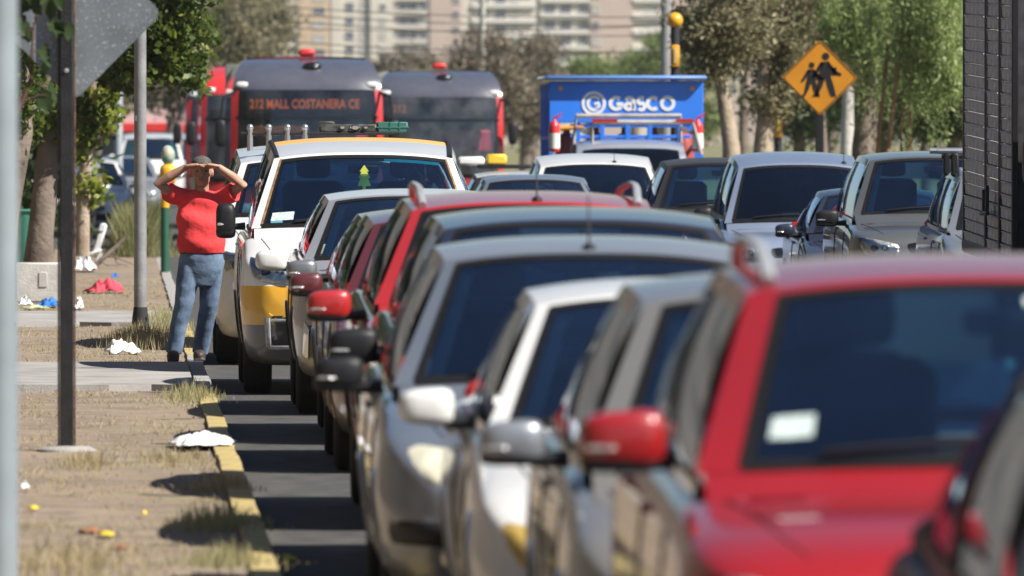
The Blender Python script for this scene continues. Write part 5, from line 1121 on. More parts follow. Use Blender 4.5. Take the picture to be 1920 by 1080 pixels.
def head_parts(b0, c, k=1.0):
    x, y, z = 0, 0, 0; b = MB()
    b.sell((x, y, z + .02), (.074, .092, .100), 1, 1, 20, 14); b.sell((x, y - .012, z - .045), (.060, .075, .068), .9, .9, 18, 12); b.sell((x, y - .045, z - .085), (.036, .035, .026), 1, 1, 12, 8)
    b.sell((x, y - .092, z - .012), (.014, .020, .028), 1, 1, 10, 8); b.sell((x, y - .100, z - .024), (.019, .016, .013), 1, 1, 10, 8)
    b.sell((x, y - .078, z + .028), (.055, .018, .012), 1, 1, 12, 8)
    b.sell((x, y - .080, z - .058), (.027, .014, .011), 1, 1, 12, 8)
    for s in (-1, 1): b.sell((x + s * .076, y + .01, z - .005), (.012, .022, .034), 1, 1, 10, 8); b.sell((x + s * .040, y - .062, z - .022), (.022, .022, .018), 1, 1, 10, 8)
    b0.add([(p[0] * k + c[0], p[1] * k + c[1], p[2] * k + c[2]) for p in b.v], b.f)
def hand(b, wrist, d, up, thumb_sign, curl=.25, L=.185):
    """palm and five fingers from the wrist along d; up = back of the hand"""
    d = Vector(d).normalized(); up = (Vector(up) - d * Vector(up).dot(d)).normalized(); sd = d.cross(up) * thumb_sign; w = Vector(wrist)
    for k in range(5):
        o = (k - 2) * .0175; b.tube([w + d * .0 + sd * o * .7, w + d * .05 + sd * o, w + d * .095 + sd * o], [.015, .016, .013], 8)
    for k, ln in enumerate((.068, .078, .074, .058)):
        o = (1.5 - k) * .0215; p0 = w + d * .085 + sd * o; p1 = p0 + d * ln * .5 - up * curl * .012; p2 = p1 + d * ln * .32 - up * curl * .03; p3 = p2 + d * ln * .25 - up * curl * .05
        b.tube([p0, p1, p2, p3], [.0105, .0095, .0088, .0065], 8)
    t0 = w + d * .025 + sd * .034; t1 = t0 + d * .035 + sd * .022 - up * .008; t2 = t1 + d * .032 + sd * .004 - up * .01
    b.tube([t0, t1, t2], [.014, .012, .009], 8)

def folds(amp, fx, fz, seed=0.0):
    def f(co):
        return amp * (np.sin(co[:, 0] * fx + co[:, 2] * fz + 2.0 * np.sin(co[:, 2] * 9 + seed)) * .5 + np.sin(co[:, 2] * fz * 1.7 - co[:, 0] * fx * .6 + seed + 1.5 * np.sin(co[:, 0] * 13)) * .5)
    return f
def man():
    D = 90.35; b0 = px(372, 250, D); t = thing('person', 'man in red t-shirt and jeans shading his eyes with both hands', 'person', (b0.x, D, KT + .004)); t.scale = (.985, .985, .965)
    hx = .025
    b = MB(); hc = (hx, -.05, 1.560); head_parts(b, hc, 1.12)
    b.tube([(hx, -.0, 1.34), (hx, -.02, 1.42), (hx, -.04, 1.50)], [.066, .060, .056], 12)
    ell_loft(b, [(hx, 0, .84, .15, .105), (hx, 0, 1.0, .165, .115), (hx, 0, 1.2, .175, .11), (hx, 0, 1.34, .15, .085), (hx, 0, 1.39, .09, .06)])
    arms = []
    for s, el, wr in ((-1, (-.325, -.13, 1.465), (-.095, -.19, 1.604)), (1, (.355, -.13, 1.455), (.155, -.19, 1.604))):
        sh = (hx + s * .175, .0, 1.355); e = Vector(el); w = Vector(wr); m1 = Vector(sh).lerp(e, .5); m2 = e.lerp(w, .4)
        b.tube([sh, m1, e, m2, w], [.056, .050, .041, .042, .027], 12)
        dd = Vector((hx + s * -.02, -.195, 1.624)) - w
        hand(b, w - dd.normalized() * .01, dd, Vector((0, .12, 1)), s, .35 if s < 0 else .3)
        arms.append((sh, e, w))
    legs = {-1: [(hx - .075, 0, .86), (-.115, -.03, .47), (-.20, -.01, .07)], 1: [(hx + .085, .03, .86), (.085, .06, .47), (.012, .20, .07)]}
    for s in (-1, 1): b.tube(legs[s], [.095, .058, .045], 12)
    blob('body', b, .0055, SKIN, t, 4)
    # clothes
    b = MB(); ell_loft(b, [(hx, -.005, .885, .192, .125), (hx, -.005, .92, .196, .13), (hx, -.015, 1.06, .194, .138), (hx, -.01, 1.2, .196, .13), (hx, 0, 1.31, .19, .112), (hx, 0, 1.365, .16, .09), (hx, 0, 1.402, .115, .078), (hx, -.005, 1.418, .085, .07)], 28)
    for s in (-1, 1):
        sh, e, w = arms[0 if s < 0 else 1]; a = Vector((hx + s * .12, 0, 1.335)); c = Vector(sh).lerp(e, .30) + Vector((0, 0, -.012)); d_ = Vector(sh).lerp(e, .62) + Vector((0, 0, -.022))
        b.tube([a, c, d_], [.078, .079, .084], 14)
    blob('t_shirt', b, .009, mat('red_cotton', (.80, .055, .06), rough=.9, var=.10, vscale=5, bump=1.0, bscale=7), t, 5, folds(.013, 11, 20))
    b = MB(); ell_loft(b, [(hx, .01, .62, .10, .09), (hx, .01, .74, .165, .125), (hx, .0, .84, .178, .128), (hx, 0, .915, .172, .122)], 24)
    for s, tp in ((-1, [(hx - .078, 0, .84), (-.09, -.015, .66), (-.118, -.03, .47), (-.165, -.02, .27), (-.20, -.01, .065)]), (1, [(hx + .085, .03, .84), (.095, .045, .66), (.085, .06, .47), (.05, .13, .27), (.012, .20, .065)])):
        b.tube(tp, [.104, .092, .077, .069, .066], 16)
    jn = mat('blue_denim', (.085, .135, .23), rough=.9, var=.2, vscale=7, bump=.5, bscale=11, col2=(.16, .235, .345))
    blob('jeans', b, .009, jn, t, 4, folds(.0018, 34, 30, 1.0))
    b = MB(); ell_loft(b, [(hx, 0, .888, .178, .127), (hx, 0, .912, .178, .127)], 24); b.build('belt', BLACK, t)
    b = MB(); b.sell((hx, -.050, 1.622), (.084, .106, .072), .95, 1, 20, 12); b.sell((hx, -.002, 1.585), (.088, .088, .075), .95, 1, 18, 10)
    blob('hair', b, .008, mat('greying_dark_hair', (.09, .082, .078), rough=.8, var=.5, vscale=60, bump=.6, bscale=180), t, 2)
    for s in (-1, 1):
        b = MB(); b.sell((hx + s * .034, -.139, 1.568), (.013, .008, .007), 1, 1, 10, 6); b.build('eye', mat('eye_dark', (.05, .035, .03), rough=.3), t)
        x, y_ = (-.205, -.03) if s < 0 else (.008, .17); b = MB(); b.sell((x, y_ - .05, .045), (.052, .135, .05), .8, .8, 16, 10); b.sell((x, y_ + .03, .085), (.047, .06, .05), .8, .9, 14, 8); b.box((x, y_ - .05, .012), (.10, .27, .024), .01)
        blob('shoe', b, .009, mat('brown_boot', (.05, .035, .028), rough=.6), t, 3)
    b = MB(); b.sell((hx, -.152, 1.497), (.024, .008, .006), 1, 1, 12, 6); b.build('lips', mat('lip', (.30, .13, .10), rough=.5), t)
man()
def simple_person(label, loc, top, bottom, seated=False, rz=0.0, sc_=1.0, cap=None):
    t = thing('person', label, 'person', loc, None, rz); b = MB(); head_parts(b, (0, -.03, 1.56))
    b.tube([(0, 0, 1.34), (0, -.02, 1.5)], [.06, .055], 10); ell_loft(b, [(0, 0, .84, .15, .10), (0, 0, 1.2, .17, .11), (0, 0, 1.34, .15, .085), (0, 0, 1.39, .09, .06)])
    arms = []
    for s in (-1, 1):
        sh = Vector((s * .18, 0, 1.34)); e = Vector((s * .25, .03, 1.07)) if not seated else Vector((s * .24, -.15, 1.13)); w = Vector((s * .24, -.10, .86)) if not seated else Vector((s * .15, -.40, 1.16))
        b.tube([sh, sh.lerp(e, .5), e, w], [.056, .052, .043, .028], 10); hand(b, w, (w - e), (s, 0, 0) if not seated else (0, 0, 1), -1 if not seated else s, .8); arms.append((sh, e))
    if not seated:
        lg = [[(-.09, 0, .86), (-.10, -.12, .47), (-.10, -.10, .07)], [(.09, 0, .86), (.10, .06, .47), (.10, .20, .07)]]
    else: lg = [[(-.1, 0, .86), (-.12, -.42, .86), (-.12, -.50, .45)], [(.1, 0, .86), (.12, -.42, .86), (.12, -.50, .45)]]
    for L_ in lg: b.tube(L_, [.09, .06, .045], 10)
    blob('body', b, .008, SKIN, t, 3)
    b = MB(); ell_loft(b, [(0, 0, .86, .18, .125), (0, 0, 1.06, .185, .135), (0, 0, 1.25, .20, .13), (0, 0, 1.36, .165, .09), (0, 0, 1.41, .08, .065)])
    for sh, e in arms: b.tube([sh + Vector((-.04 * math.copysign(1, sh.x), 0, 0)), sh.lerp(e, .6)], [.075, .072], 12)
    blob('shirt', b, .012, top, t, 3, folds(.004, 22, 30))
    b = MB(); ell_loft(b, [(0, .0, .72, .15, .11), (0, 0, .86, .17, .12), (0, 0, .90, .168, .118)])
    for L_ in lg: b.tube(L_, [.105, .085, .075], 12)
    blob('trousers', b, .012, bottom, t, 3)
    b = MB(); b.sell((0, -.015, 1.605), (.08, .094, .078), .95, 1, 18, 10); blob('hair', b, .01, mat('dark_hair', (.03, .025, .022), rough=.8), t, 2)
    for L_ in lg:
        x, y_, z = L_[2]; b = MB(); b.sell((x, y_ - .06, z - .02), (.05, .13, .05), .8, .8, 14, 8); b.build('shoe', BLACK, t)
    return t
simple_person('pedestrian in black trousers walking behind the slender left tree', (-.50, 172.0, KT), mat('faded_blue_shirt', (.12, .17, .26), rough=.9), mat('black_cloth', (.018, .018, .02), rough=.9), rz=.5)
simple_person('driver in dark clothes seated behind the taxi windshield', (1.85 + .40, 84.6 + 2.05, .02), mat('dark_cloth', (.03, .03, .04), rough=.9), mat('black_cloth', (.018, .018, .02), rough=.9), seated=True)

# ------------------------------------------------------------------ posts, signs, poles, wires
def diamond_back():
    D = 65.4; s = FPX / D; c = px(140, 25, D); a = .505; r = .06
    t = thing('road_sign', 'scuffed grey back of a diamond sign on the black post', 'sign', (c.x, D, KT))
    zc = c.z - KT; pts = []
    for k in range(4):   # rounded corners
        an = 90 * k; cc = (math.cos(R(an)) * (a - r * 1.414), math.sin(R(an)) * (a - r * 1.414)); pts += [(cc[0] + r * math.cos(R(an + q)), zc + cc[1] + r * math.sin(R(an + q))) for q in lin(-45, 45, 6)]
    SB = mat('scuffed_sign_back', (.20, .225, .25), rough=.5, metal=.45, var=.15, vscale=4)
    nt = SB.node_tree; bs = nt.nodes['Principled BSDF']; src = bs.inputs['Base Color'].links[0].from_socket; tc = nt.nodes.new('ShaderNodeTexCoord')
    for sc_, th, col in ((55, .62, (.46, .49, .50)), (110, .63, (.52, .55, .56))):
        n = nt.nodes.new('ShaderNodeTexNoise'); n.inputs['Scale'].default_value = sc_; n.inputs['Detail'].default_value = 3; nt.links.new(tc.outputs['Object'], n.inputs['Vector'])
        r_ = nt.nodes.new('ShaderNodeMapRange'); r_.inputs[1].default_value = th; r_.inputs[2].default_value = th + .05; r_.inputs[4].default_value = .75; nt.links.new(n.outputs[0], r_.inputs[0])
        x = nt.nodes.new('ShaderNodeMix'); x.data_type = 'RGBA'; x.inputs[7].default_value = col + (1,); nt.links.new(r_.outputs[0], x.inputs[0]); nt.links.new(src, x.inputs[6]); src = x.outputs[2]
    nt.links.new(src, bs.inputs['Base Color'])
    b = MB(); b.prism(pts, .05, .054); b.build('sign_plate', SB, t, smooth=False)
    b = MB(); b.prism([(p[0] * .985, zc + (p[1] - zc) * .985) for p in pts], .0545, .056); b.build('sign_face', mat('sign_yellow_face', (.70, .36, .01), rough=.4), t, smooth=False)
    x0 = (125 - 140) / s; w = .105; H = 3.7
    PB = mat('worn_black_paint', (.018, .018, .019), rough=.38, var=.3, vscale=9, bump=.25, bscale=70); ED = mat('worn_post_edge', (.11, .062, .045), rough=.6, var=.5, vscale=14)
    b = MB(); b.box((x0, 0, H / 2 - .1), (w * .74, .05, H + .2), .006); b.build('post', PB, t)
    for sg in (-1, 1):
        b = MB(); b.box((x0 + sg * w * .44, .012, H / 2 - .1), (w * .10, .06, H + .2), .003); b.build('post_flange', PB if sg < 0 else ED, t)
    for z in (zc + .33, zc - .33): b = MB(); b.lathe([(.001, -.012), (.012, -.01), (.014, 0)], 10, 'y', (x0, -.026, z)); b.build('bolt', GALV, t)
    b = MB(); b.lathe([(.001, .02), (.13, .018), (.17, .0), (.18, -.03)], 20, 'z', (x0, 0, 0)); b.build('footing', CONC, t)
diamond_back()
def school_sign():
    D = 164.0; c = px(1538, 146, D); t = thing('school_sign', 'amber diamond sign with two walking figures on a black post', 'sign', (c.x, D, .1)); zc = c.z - .1; a = .55
    def dia(a_, r=.05):
        pts = []
        for k in range(4):
            an = 90 * k; cc = (math.cos(R(an)) * (a_ - r * 1.414), math.sin(R(an)) * (a_ - r * 1.414)); pts += [(cc[0] + r * math.cos(R(an + q)), zc + cc[1] + r * math.sin(R(an + q))) for q in lin(-45, 45, 5)]
        return pts
    b = MB(); b.prism(dia(a), 0, .004); b.build('sign_plate', mat('sign_amber', (.56, .22, .006), rough=.5, var=.08, vscale=3), t, smooth=False)
    b = MB(); P = [(p[0], p[1]) for p in dia(a - .022)]; stroke2d(b, P, .014, -.003, -.001, True); b.build('border', BLACK, t, smooth=False)
    def fig(x0, z0, h, name):
        b = MB(); k = h
        b.lathe([(.001, -.006), (.085 * k, -.006), (.085 * k, -.002)], 14, 'y', (x0 + .02 * k, 0, z0 + .91 * k))
        for poly in ([(-.10, .78), (.10, .80), (.13, .46), (-.12, .46)], [(-.13, .46), (.02, .46), (-.06, .22), (-.18, 0), (-.30, 0), (-.20, .10)], [(0, .46), (.13, .46), (.20, .25), (.26, 0), (.14, 0), (.06, .22)], [(-.10, .78), (-.02, .76), (-.20, .45), (-.30, .40), (-.28, .47)], [(.08, .80), (.26, .58), (.38, .52), (.36, .46), (.22, .50), (.06, .68)], [(.12, .66), (.26, .66), (.28, .48), (.14, .48)]):
            b.prism([(x0 + x * k, z0 + z * k) for x, z in poly], -.006, -.002)
        return b.build(name, BLACK, t, smooth=False)
    fig(.075, zc - .27, .64, 'figure_adult'); fig(-.125, zc - .27, .50, 'figure_child')
    b = MB(); b.box((0, .04, (zc + .35) / 2), (.12, .06, zc + .35), .01); b.build('post', BLACK, t)
school_sign()
def beacon(x, ytop, yb0, yb1, D, label):
    c = px(x, ytop, D); t = thing('crossing_beacon', label, 'beacon', (c.x, D, .1), 'amber crossing beacons'); z = c.z - .1; s = FPX / D
    b = MB(); b.tube([(0, 0, -.1), (0, 0, z - .1)], .07, 12); b.build('post', mat('beacon_post_black', (.03, .03, .035), rough=.5), t)
    b = MB(); b.sell((0, 0, z), (.125, .125, .125), 1, 1, 20, 14); b.build('globe', mat('amber_globe', (.78, .38, .02), rough=.15, coat=1.0), t)
    za, zb_ = HC - (yb1 - VPY) / s - .1, HC - (yb0 - VPY) / s - .1
    b = MB(); b.box((0, -.03, (za + zb_) / 2), (.13, .17, zb_ - za), .02); q = b.build('button_box', mat('amber_box', (.70, .32, .015), rough=.5), t)
    b = MB(); b.box((0, -.12, (za + zb_) / 2), (.06, .02, (zb_ - za) * .7), .01); b.build('box_slot', mat('box_slot', (.62, .42, .15), rough=.5), q)
beacon(1266, 38, 84, 126, 176, 'amber globe beacon on a black post right of the utility pole')
beacon(1460, 24, 208, 258, 197, 'amber beacon post half hidden in the olive foliage')
def light_pole():
    D = 104.5; c = px(263, 250, D); t = thing('light_pole', 'slim grey street light pole beside the man in red', 'lamp post', (c.x, D, KT))
    b = MB(); b.tube([(0, 0, 0), (0, 0, 3), (0, 0, 7.5)], [.060, .056, .045], 18); b.build('pole', mat('grey_painted_steel', (.27, .275, .28), rough=.5, metal=.25, var=.18, vscale=5, bump=.15, bscale=40), t)
    b = MB(); b.lathe([(.001, .02), (.10, .02), (.11, .0), (.11, -.02)], 18, 'z'); b.lathe([(.062, .22), (.075, .12), (.085, .02)], 14, 'z'); b.build('base_flange', mat('dark_bitumen', (.02, .02, .02), rough=.8), t)
    for k in range(4): b = MB(); b.box((0, 0, .07), (.012, .17, .12), .002, Matrix.Rotation(R(45 + 90 * k), 3, 'Z')); b.build('base_rib', MATS['dark_bitumen'], t)
    b = MB(); b.tube([(0, 0, 7.45), (.5, 0, 7.9), (1.6, 0, 8.1)], .035, 10); b.sell((1.8, 0, 8.1), (.32, .12, .06), .7, .7, 16, 8); b.build('lamp_arm', GALV, t)
    b = MB(); b.grid(lambda a, z: (.0605 * math.sin(a), -.0605 * math.cos(a), z), lin(-.9, -.5, 4), [1.93, 1.98]); b.build('paper_scrap', PLATE, t)
light_pole()
def near_pole():
    D = 36.0; c = px(-3, 250, D); t = thing('sign_pole', 'pale blurred pole along the left edge, very close', 'pole', (c.x, D, KT))
    b = MB(); b.tube([(0, 0, -.02), (0, 0, 3.4)], .062, 20); b.build('pole', mat('pale_galvanised', (.25, .29, .315), rough=.6, metal=.15), t)
    b = MB(); b.lathe([(.001, 3.43), (.05, 3.42), (.066, 3.39)], 18, 'z'); b.build('cap', GALV, t)
near_pole()
def upole(x, D, r, label, m):
    c = px(x, 250, D); t = thing('utility_pole', label, 'utility pole', (c.x, D, 0)); b = MB(); b.tube([(0, 0, -.1), (0, 0, 9.5)], [r, r * .75], 12); b.build('pole', m, t)
    for z in (8.2, 8.9): b = MB(); b.box((0, -.02, z), (2.0, .1, .12), .01); b.build('crossarm', m, t)
    return c.x
CP = mat('concrete_pole', (.25, .25, .255), rough=.9, var=.15, vscale=2)
upole(1249, 300, .16, 'grey concrete utility pole rising behind the amber globe', CP); upole(905, 430, .13, 'pale thin utility pole above the right bus', mat('pale_pole', (.42, .40, .37), rough=.9)); upole(222, 260, .10, 'pale blue-grey pole behind the light pole at left', mat('pale_blue_pole', (.36, .40, .43), rough=.8))
WIRE = mat('black_cable', (.05, .045, .045), rough=.7)
for k, (ya, yb, D) in enumerate(((5, 22, 300), (18, 40, 300), (48, 30, 305), (70, 88, 300), (30, 62, 300), (88, 80, 302))):
    b = MB(); P = []
    for i in range(25):
        u = i / 24; x = lerp(430, 1500, u); p = px(x, lerp(ya, yb, u) + 18 * 4 * u * (1 - u), D); P.append(p)
    b.tube(P, .013, 5); tag(b.build('overhead_wire', WIRE), ['topmost thin cable across the apartment blocks', 'second cable from the top across the apartment blocks', 'third cable from the top sloping across the blocks', 'lower cable sloping down to the right above the buses', 'fourth cable crossing in front of the blocks', 'lowest cable just above the bus roofs'][k], 'cable', 'overhead cables across the apartment blocks')

# ------------------------------------------------------------------ pavement clutter
def gp(x, y):   # photo pixel -> point on the pavement
    d = (HC - KT) * FPX / (y - VPY); return Vector(((x - VPX) * d / FPX, d, KT))
def crumple(name, label, cat, c, size, m, seed, n=23, rz=0.0, lift=.004, group=None, ragged=.25):
    g = random.Random(seed); ph = [g.uniform(0, 6.28) for _ in range(12)]; b = MB()
    def f(u, v):
        e = 1 - max(abs(u), abs(v)) ** 3; a = math.atan2(v, u); rg = 1 + ragged * (math.sin(3 * a + ph[0]) * .5 + math.sin(5 * a + ph[1]) * .3 + math.sin(8 * a + ph[2]) * .2)
        z = (.05 + .42 * abs(math.sin(3.2 * u + ph[3] + 1.4 * math.sin(2.6 * v + ph[4]))) + .16 * math.sin(7.5 * v + ph[5] + 1.6 * math.sin(4 * u + ph[6])) + .12 * abs(math.sin(9 * (u + v) + ph[7] + math.sin(5 * v))) + .08 * math.sin(17 * u + ph[9] + 3 * v) + .35 * (1 - (u - .5 * math.sin(ph[8])) ** 2) * (1 - v * v))
        return (u * size[0] / 2 * rg, v * size[1] / 2 * rg, lift + max(0.0, z) * size[2] * (.25 + .75 * e))
    b.grid(f, lin(-1, 1, n), lin(-1, 1, n)); o = b.build(name, m, None, angle=80); o.location = c; o.rotation_euler = (0, 0, rz)
    md = o.modifiers.new('thick', 'SOLIDIFY'); md.thickness = .003
    return tag(o, label, cat, group)
WC = mat('white_cloth', (.74, .74, .74), rough=.85, var=.08, vscale=12); WPL = mat('white_plastic_bag', (.70, .67, .60), rough=.5); BLB = mat('blue_bag', (.03, .16, .50), rough=.5); PK = mat('pink_red_cloth', (.60, .06, .09), rough=.8)
crumple('rag', 'crumpled white rag lying over the yellow kerb', 'rag', gp(372, 836) + Vector((.02, 0, .008)), (.35, 1.0, .07), WC, 1)
crumple('plastic_bag', 'torn off-white plastic bag on the dirt left of the man', 'bag', gp(230, 662), (.27, .7, .115), WPL, 2)
crumple('plastic_bag', 'blue plastic bag beside the white concrete block', 'bag', gp(88, 575), (.22, .8, .10), BLB, 3)
crumple('plastic_bag', 'small white bag left of the blue bag', 'bag', gp(48, 572), (.14, .5, .10), WC, 4)
crumple('paper_litter', 'flattened green and pale packaging in front of the concrete block', 'litter', gp(66, 578), (.26, .8, .035), mat('faded_packaging', (.38, .42, .26), rough=.7, var=.4, vscale=12), 5)
crumple('red_cloth', 'pinkish red cloth dumped on the dirt by the light pole', 'cloth', gp(195, 548), (.40, 1.4, .155), PK, 6)
crumple('white_carton', 'white carton corner just right of the black post', 'carton', gp(148, 580), (.09, .4, .13), WC, 7)
crumple('paper_scrap', 'tiny white paper scrap at the left edge of the dirt', 'litter', gp(47, 916), (.04, .16, .04), WC, 8)
crumple('plastic_bag', 'white bag heaped under the broken chair', 'bag', gp(160, 508), (.26, 1.0, .24), WC, 9)
crumple('blue_scrap', 'small blue scrap on the dirt near the light pole', 'litter', gp(216, 520), (.08, .4, .06), BLB, 10)
YL = mat('yellow_leaf', (.62, .46, .03), rough=.7); BRL = mat('brown_leaf', (.28, .12, .06), rough=.8)
for k, (x, y, w, m, lb) in enumerate(((62, 954, .05, YL, 'yellow leaf on the dirt at the far left'), (270, 964, .03, YL, 'small yellow leaf left of the lower grass tuft'), (200, 1003, .07, YL, 'yellow leaf beside the reddish brown one'), (168, 996, .09, BRL, 'reddish brown leaf in the lower left dirt'), (225, 1028, .06, BRL, 'brown leaf below the yellow one'), (460, 1050, .06, BRL, 'brown leaf in the grass next to the kerb'))):
    crumple('fallen_leaf', lb, 'leaf', gp(x, y), (w, w * 3.5, .018), m, 20 + k, n=7, group='fallen leaves on the dirt')
p = Vector(((540 - VPX) * 51.9 / FPX, 51.9, .004)); crumple('fallen_leaf', 'yellow leaf on the asphalt beside the kerb', 'leaf', p, (.07, .3, .03), YL, 33, n=7, group='fallen leaves on the dirt')
# concrete block, green bin, broken chair, branch, bin post
def junk():
    p = gp(72, 566); t = thing('concrete_block', 'white concrete block with a faded stencil at the foot of the tree', 'block', p)
    b = MB(); b.box((0, .25, .21), (.50, .5, .42), .012); b.build('block', mat('whitewashed_concrete', (.52, .51, .48), rough=.9, var=.12, vscale=6, bump=.3, bscale=40), t)
    b = MB(); b.box((.05, -.004, .24), (.09, .012, .16), .004); b.build('socket_plate', mat('cover_plate', (.46, .45, .43), rough=.7), t)
    p = gp(46, 530); t = thing('green_bin', 'green plastic bin behind the concrete block at left', 'bin', p + Vector((0, 2.0, 0)))
    b = MB(); ell_loft(b, [(0, 0, 0, .13, .13), (0, 0, .5, .16, .16), (0, 0, .85, .17, .17)], 16); b.build('bin_body', mat('bin_green', (.04, .20, .14), rough=.55), t); b = MB(); b.box((0, 0, .86), (.37, .37, .04), .015); b.build('bin_rim', MATS['bin_green'], t)
    p = gp(180, 492); t = thing('broken_chair', 'broken white plastic chair tipped over by the dry branch', 'chair', p)
    WP = mat('white_plastic', (.66, .67, .68), rough=.5)
    b = MB(); b.box((.05, 0, .33), (.10, .05, .46), .03, Matrix.Rotation(R(17), 3, 'Y')); b.build('backrest', WP, t); b = MB(); b.box((-.08, .1, .12), (.34, .36, .04), .015, Matrix.Rotation(R(-20), 3, 'Y')); b.build('seat', WP, t)
    for x, y_ in ((-.2, -.05), (-.2, .25), (.05, .25), (.08, -.08)): b = MB(); b.tube([(x, y_, .14), (x - .05, y_, .0)], [.018, .014], 6); b.build('leg', WP, t)
    t = thing('dead_branch', 'sawn dry branch lying against the broken chair', 'branch', gp(185, 500)); b = MB(); b.tube([(-.03, 0, .03), (.12, 0, .17), (.27, .1, .30), (.38, .1, .42)], [.035, .032, .028, .024], 8); b.build('stem', BARK, t)
    for q in ([(.02, 0, .1), (.1, -.1, .02), (.3, -.2, .02)], [(.1, 0, .16), (.3, .05, .1), (.5, .1, .02)], [(-.02, 0, .06), (-.15, -.1, .03)], [(.2, .05, .24), (.24, .05, .05), (.4, 0, .01)]): b = MB(); b.tube(q, [.012, .009, .005][:len(q)], 5); b.build('twig', BARK, t)
    p = px(308, 250, 150); t = thing('litter_bin', 'green bin post with a yellow bag and bright wrapper on top', 'bin', (p.x, 148, KT))
    b = MB(); b.tube([(0, 0, 0), (0, 0, .9)], .055, 12); b.build('post', mat('bin_post_green', (.015, .09, .055), rough=.6), t)
    b = MB(); b.sell((.04, 0, 1.28), (.11, .11, .14), .7, .8, 14, 10); b.tube([(0, 0, .85), (.02, 0, 1.2)], .06, 10); b.build('yellow_bag', mat('yellow_bag', (.70, .40, .02), rough=.5), t)
    b = MB(); b.sell((.04, 0, 1.53), (.09, .09, .13), .9, .9, 14, 10); b.build('wrapper', mat('bright_wrapper', (.06, .35, .32), rough=.5, var=.2, vscale=9, col2=(.7, .55, .4)), t)
    # papers stuck to the tree behind the post
    t = tag(MB().add([(0, 0, 0), (.09, 0, -.04), (.10, 0, .10), (.02, .01, .18)], [(0, 1, 2, 3)]).build('white_paper', WC, None, smooth=False), 'white paper sheet held out beside the black post', 'paper'); t.location = px(143, 402, 171); md = t.modifiers.new('thick', 'SOLIDIFY'); md.thickness = .002
junk()
# tall dark wall added out of view for the car flanks to mirror
def wall():
    t = thing('reflection_wall', 'long dark wall added unseen along the left pavement for car reflections', 'building', (-7.0, 90, 0)); b = MB(); b.box((-3, 0, 4.6), (6.25, 190, 9.2), .02); b.build('wall_face', mat('dark_reflection_plaster', (.035, .035, .025), rough=.9, var=.3, vscale=.22, col2=(.13, .10, .075)), t); b = MB(); b.box((-3, 0, 9.25), (6.4, 190, .1), .02); b.build('coping', CONC, t)
wall()
# ------------------------------------------------------------------ grass
def blades(cx, cy, rx, ry, n, h, g, lean=.35, w=.004, z=KT - .01):
    x = cx + g.normal(size=n) * rx * .5; y = cy + g.normal(size=n) * ry * .5; hh = h * g.uniform(.35, 1.15, n) * np.exp(-((x - cx) / (rx * 1.1)) ** 2)
    a = g.uniform(0, 6.28, n); ln = lean * g.uniform(.2, 1.4, n) * hh; tx, ty = x + np.cos(a) * ln, y + np.sin(a) * ln; b_ = g.uniform(0, 3.14, n); wx, wy = np.cos(b_) * w, np.sin(b_) * w * .4
    V = np.empty((n, 4, 3)); zz = np.full(n, z)
    V[:, 0] = np.c_[x - wx, y - wy, zz]; V[:, 1] = np.c_[x + wx, y + wy, zz]; V[:, 2] = np.c_[(x * .4 + tx * .6) + wx * .6, (y * .4 + ty * .6) + wy * .6, zz + hh * .65]; V[:, 3] = np.c_[tx, ty, zz + hh]
    return V
DRY = leaf_mat('dry_grass_blades', (.36, .29, .15), (.56, .48, .29), (.30, .31, .14), .4); GRN = leaf_mat('green_grass_blades', (.26, .27, .12), (.50, .45, .25), None, .4)
g = np.random.default_rng(9)
def tuft(label, x, y, rx, ry, n, h, m=DRY, name='grass_tuft', cat='grass', group='dry grass tufts along the kerb', w=.004):
    p = gp(x, y); V = blades(0, 0, rx, ry, n, h, g, w=w, z=-.01); return tag(fastmesh(name, V.reshape(-1, 3), np.arange(n * 4).reshape(n, 4), m, None, p), label, cat, group, 'stuff')
tuft('pale grass tuft by the kerb between the two lower car shadows', 405, 985, .26, .9, 520, .12, GRN); tuft('grass tuft at the kerb just above the lower car shadow', 412, 915, .18, .7, 300, .10)
tuft('greenish grass tuft lowest at the kerb', 420, 1055, .22, .7, 380, .10, GRN); tuft('grass tuft beside the broken slab edge at the kerb', 360, 745, .22, 1.6, 500, .12, GRN)
tuft('low dry tuft on the dirt right of the black post', 330, 862, .26, 1.6, 380, .07); tuft('dry weed at the foot of the black post', 165, 870, .18, 1.0, 260, .09)
tuft('straw-coloured grass round the base of the light pole', 272, 640, .42, 4.0, 1500, .16); tuft('dry grass between the light pole and the man', 310, 610, .25, 4.0, 800, .17, GRN); tuft('dry grass in the lower left corner', 110, 1060, .45, 2.0, 700, .08)
tuft('tall fountain grass clump behind the light pole', 262, 480, .42, 1.0, 4200, .80, leaf_mat('fountain_grass', (.16, .19, .06), (.38, .36, .20), None, .4), 'fountain_grass', 'plant', None, w=.007)
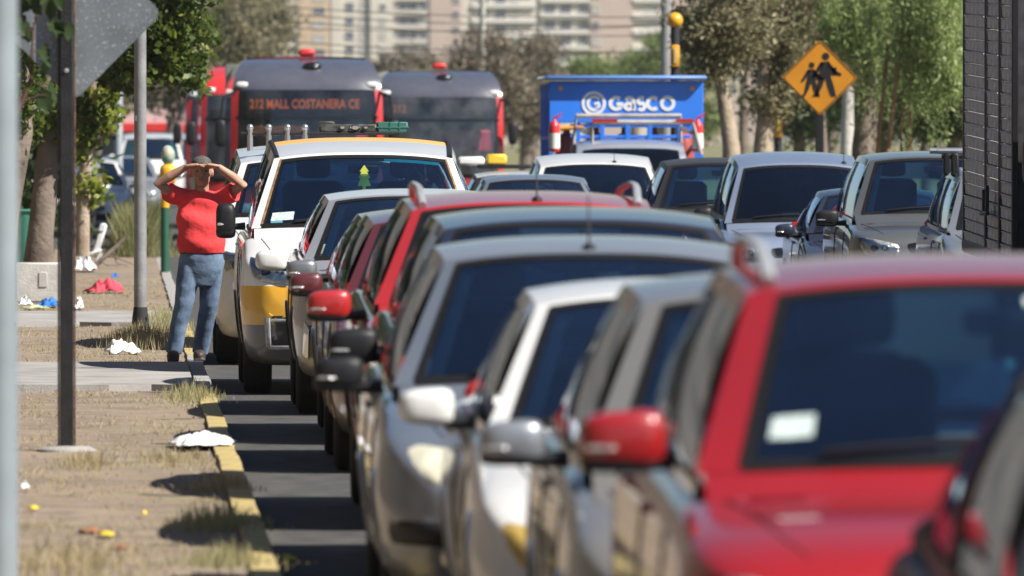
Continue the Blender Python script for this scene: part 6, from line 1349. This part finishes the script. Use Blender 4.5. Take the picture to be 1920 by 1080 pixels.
# scattered dry blades, straw and pebbles over the dirt: nobody could count them
P = []; 
for k in range(2600):
    d = g.uniform(48, 140); x = g.uniform(-1.6, .5)
    if 80 < d < 89 or 107 < d < 115: continue
    if math.sin(x * 5 + d * .9) + math.sin(d * 2.3 - x * 3) > .35: P.append(blades(x, d, .12, .5, 12, .045, g, lean=1.3, w=.003))
V = np.concatenate(P); o = fastmesh('dry_grass', V.reshape(-1, 3), np.arange(len(V) * 4).reshape(-1, 4), DRY); tag(o, 'sparse dry grass scattered over the dirt pavement', 'grass', kind='stuff')
n = 5000; x = g.uniform(-2.2, .53, n); y = g.uniform(46, 145, n); r = g.uniform(.003, .010, n) ; V = np.empty((n, 5, 3)); zz = KT + .0
for k, (a, c, h) in enumerate(((1, 0, 0), (0, 1, 0), (-1, 0, 0), (0, -1, 0), (0, 0, 1))): V[:, k] = np.c_[x + a * r, y + c * r * 1.3, zz - .012 + .024 * h * np.clip(r / .012, .5, 1.2) + .004]
base = np.arange(n)[:, None] * 5; F = np.concatenate([base + np.array(q) for q in ((0, 1, 4), (1, 2, 4), (2, 3, 4), (3, 0, 4))])
tag(fastmesh('pebbles', V.reshape(-1, 3), F, leaf_mat('pebble_stone', (.13, .10, .08), (.30, .25, .20), None, 0.0)), 'loose pebbles and leaf crumbs on the dirt pavement', 'gravel', kind='stuff')

# ------------------------------------------------------------------ dusty summer air
def haze():
    b = MB(); b.box((0, 1230, 19.5), (1860, 2800, 41)); o = b.build('haze', None, None, smooth=False); tag(o, 'thin dusty summer haze over the whole street', 'haze', kind='stuff')
    m = bpy.data.materials.new('thin_haze'); m.use_nodes = True; nt = m.node_tree; nt.nodes.clear(); out = nt.nodes.new('ShaderNodeOutputMaterial'); pv = nt.nodes.new('ShaderNodeVolumePrincipled')
    pv.inputs['Color'].default_value = (.92, .94, .97, 1); pv.inputs['Density'].default_value = 0.00007; pv.inputs['Anisotropy'].default_value = .2
    nt.links.new(pv.outputs[0], out.inputs['Volume']); o.data.materials.append(m)
haze()
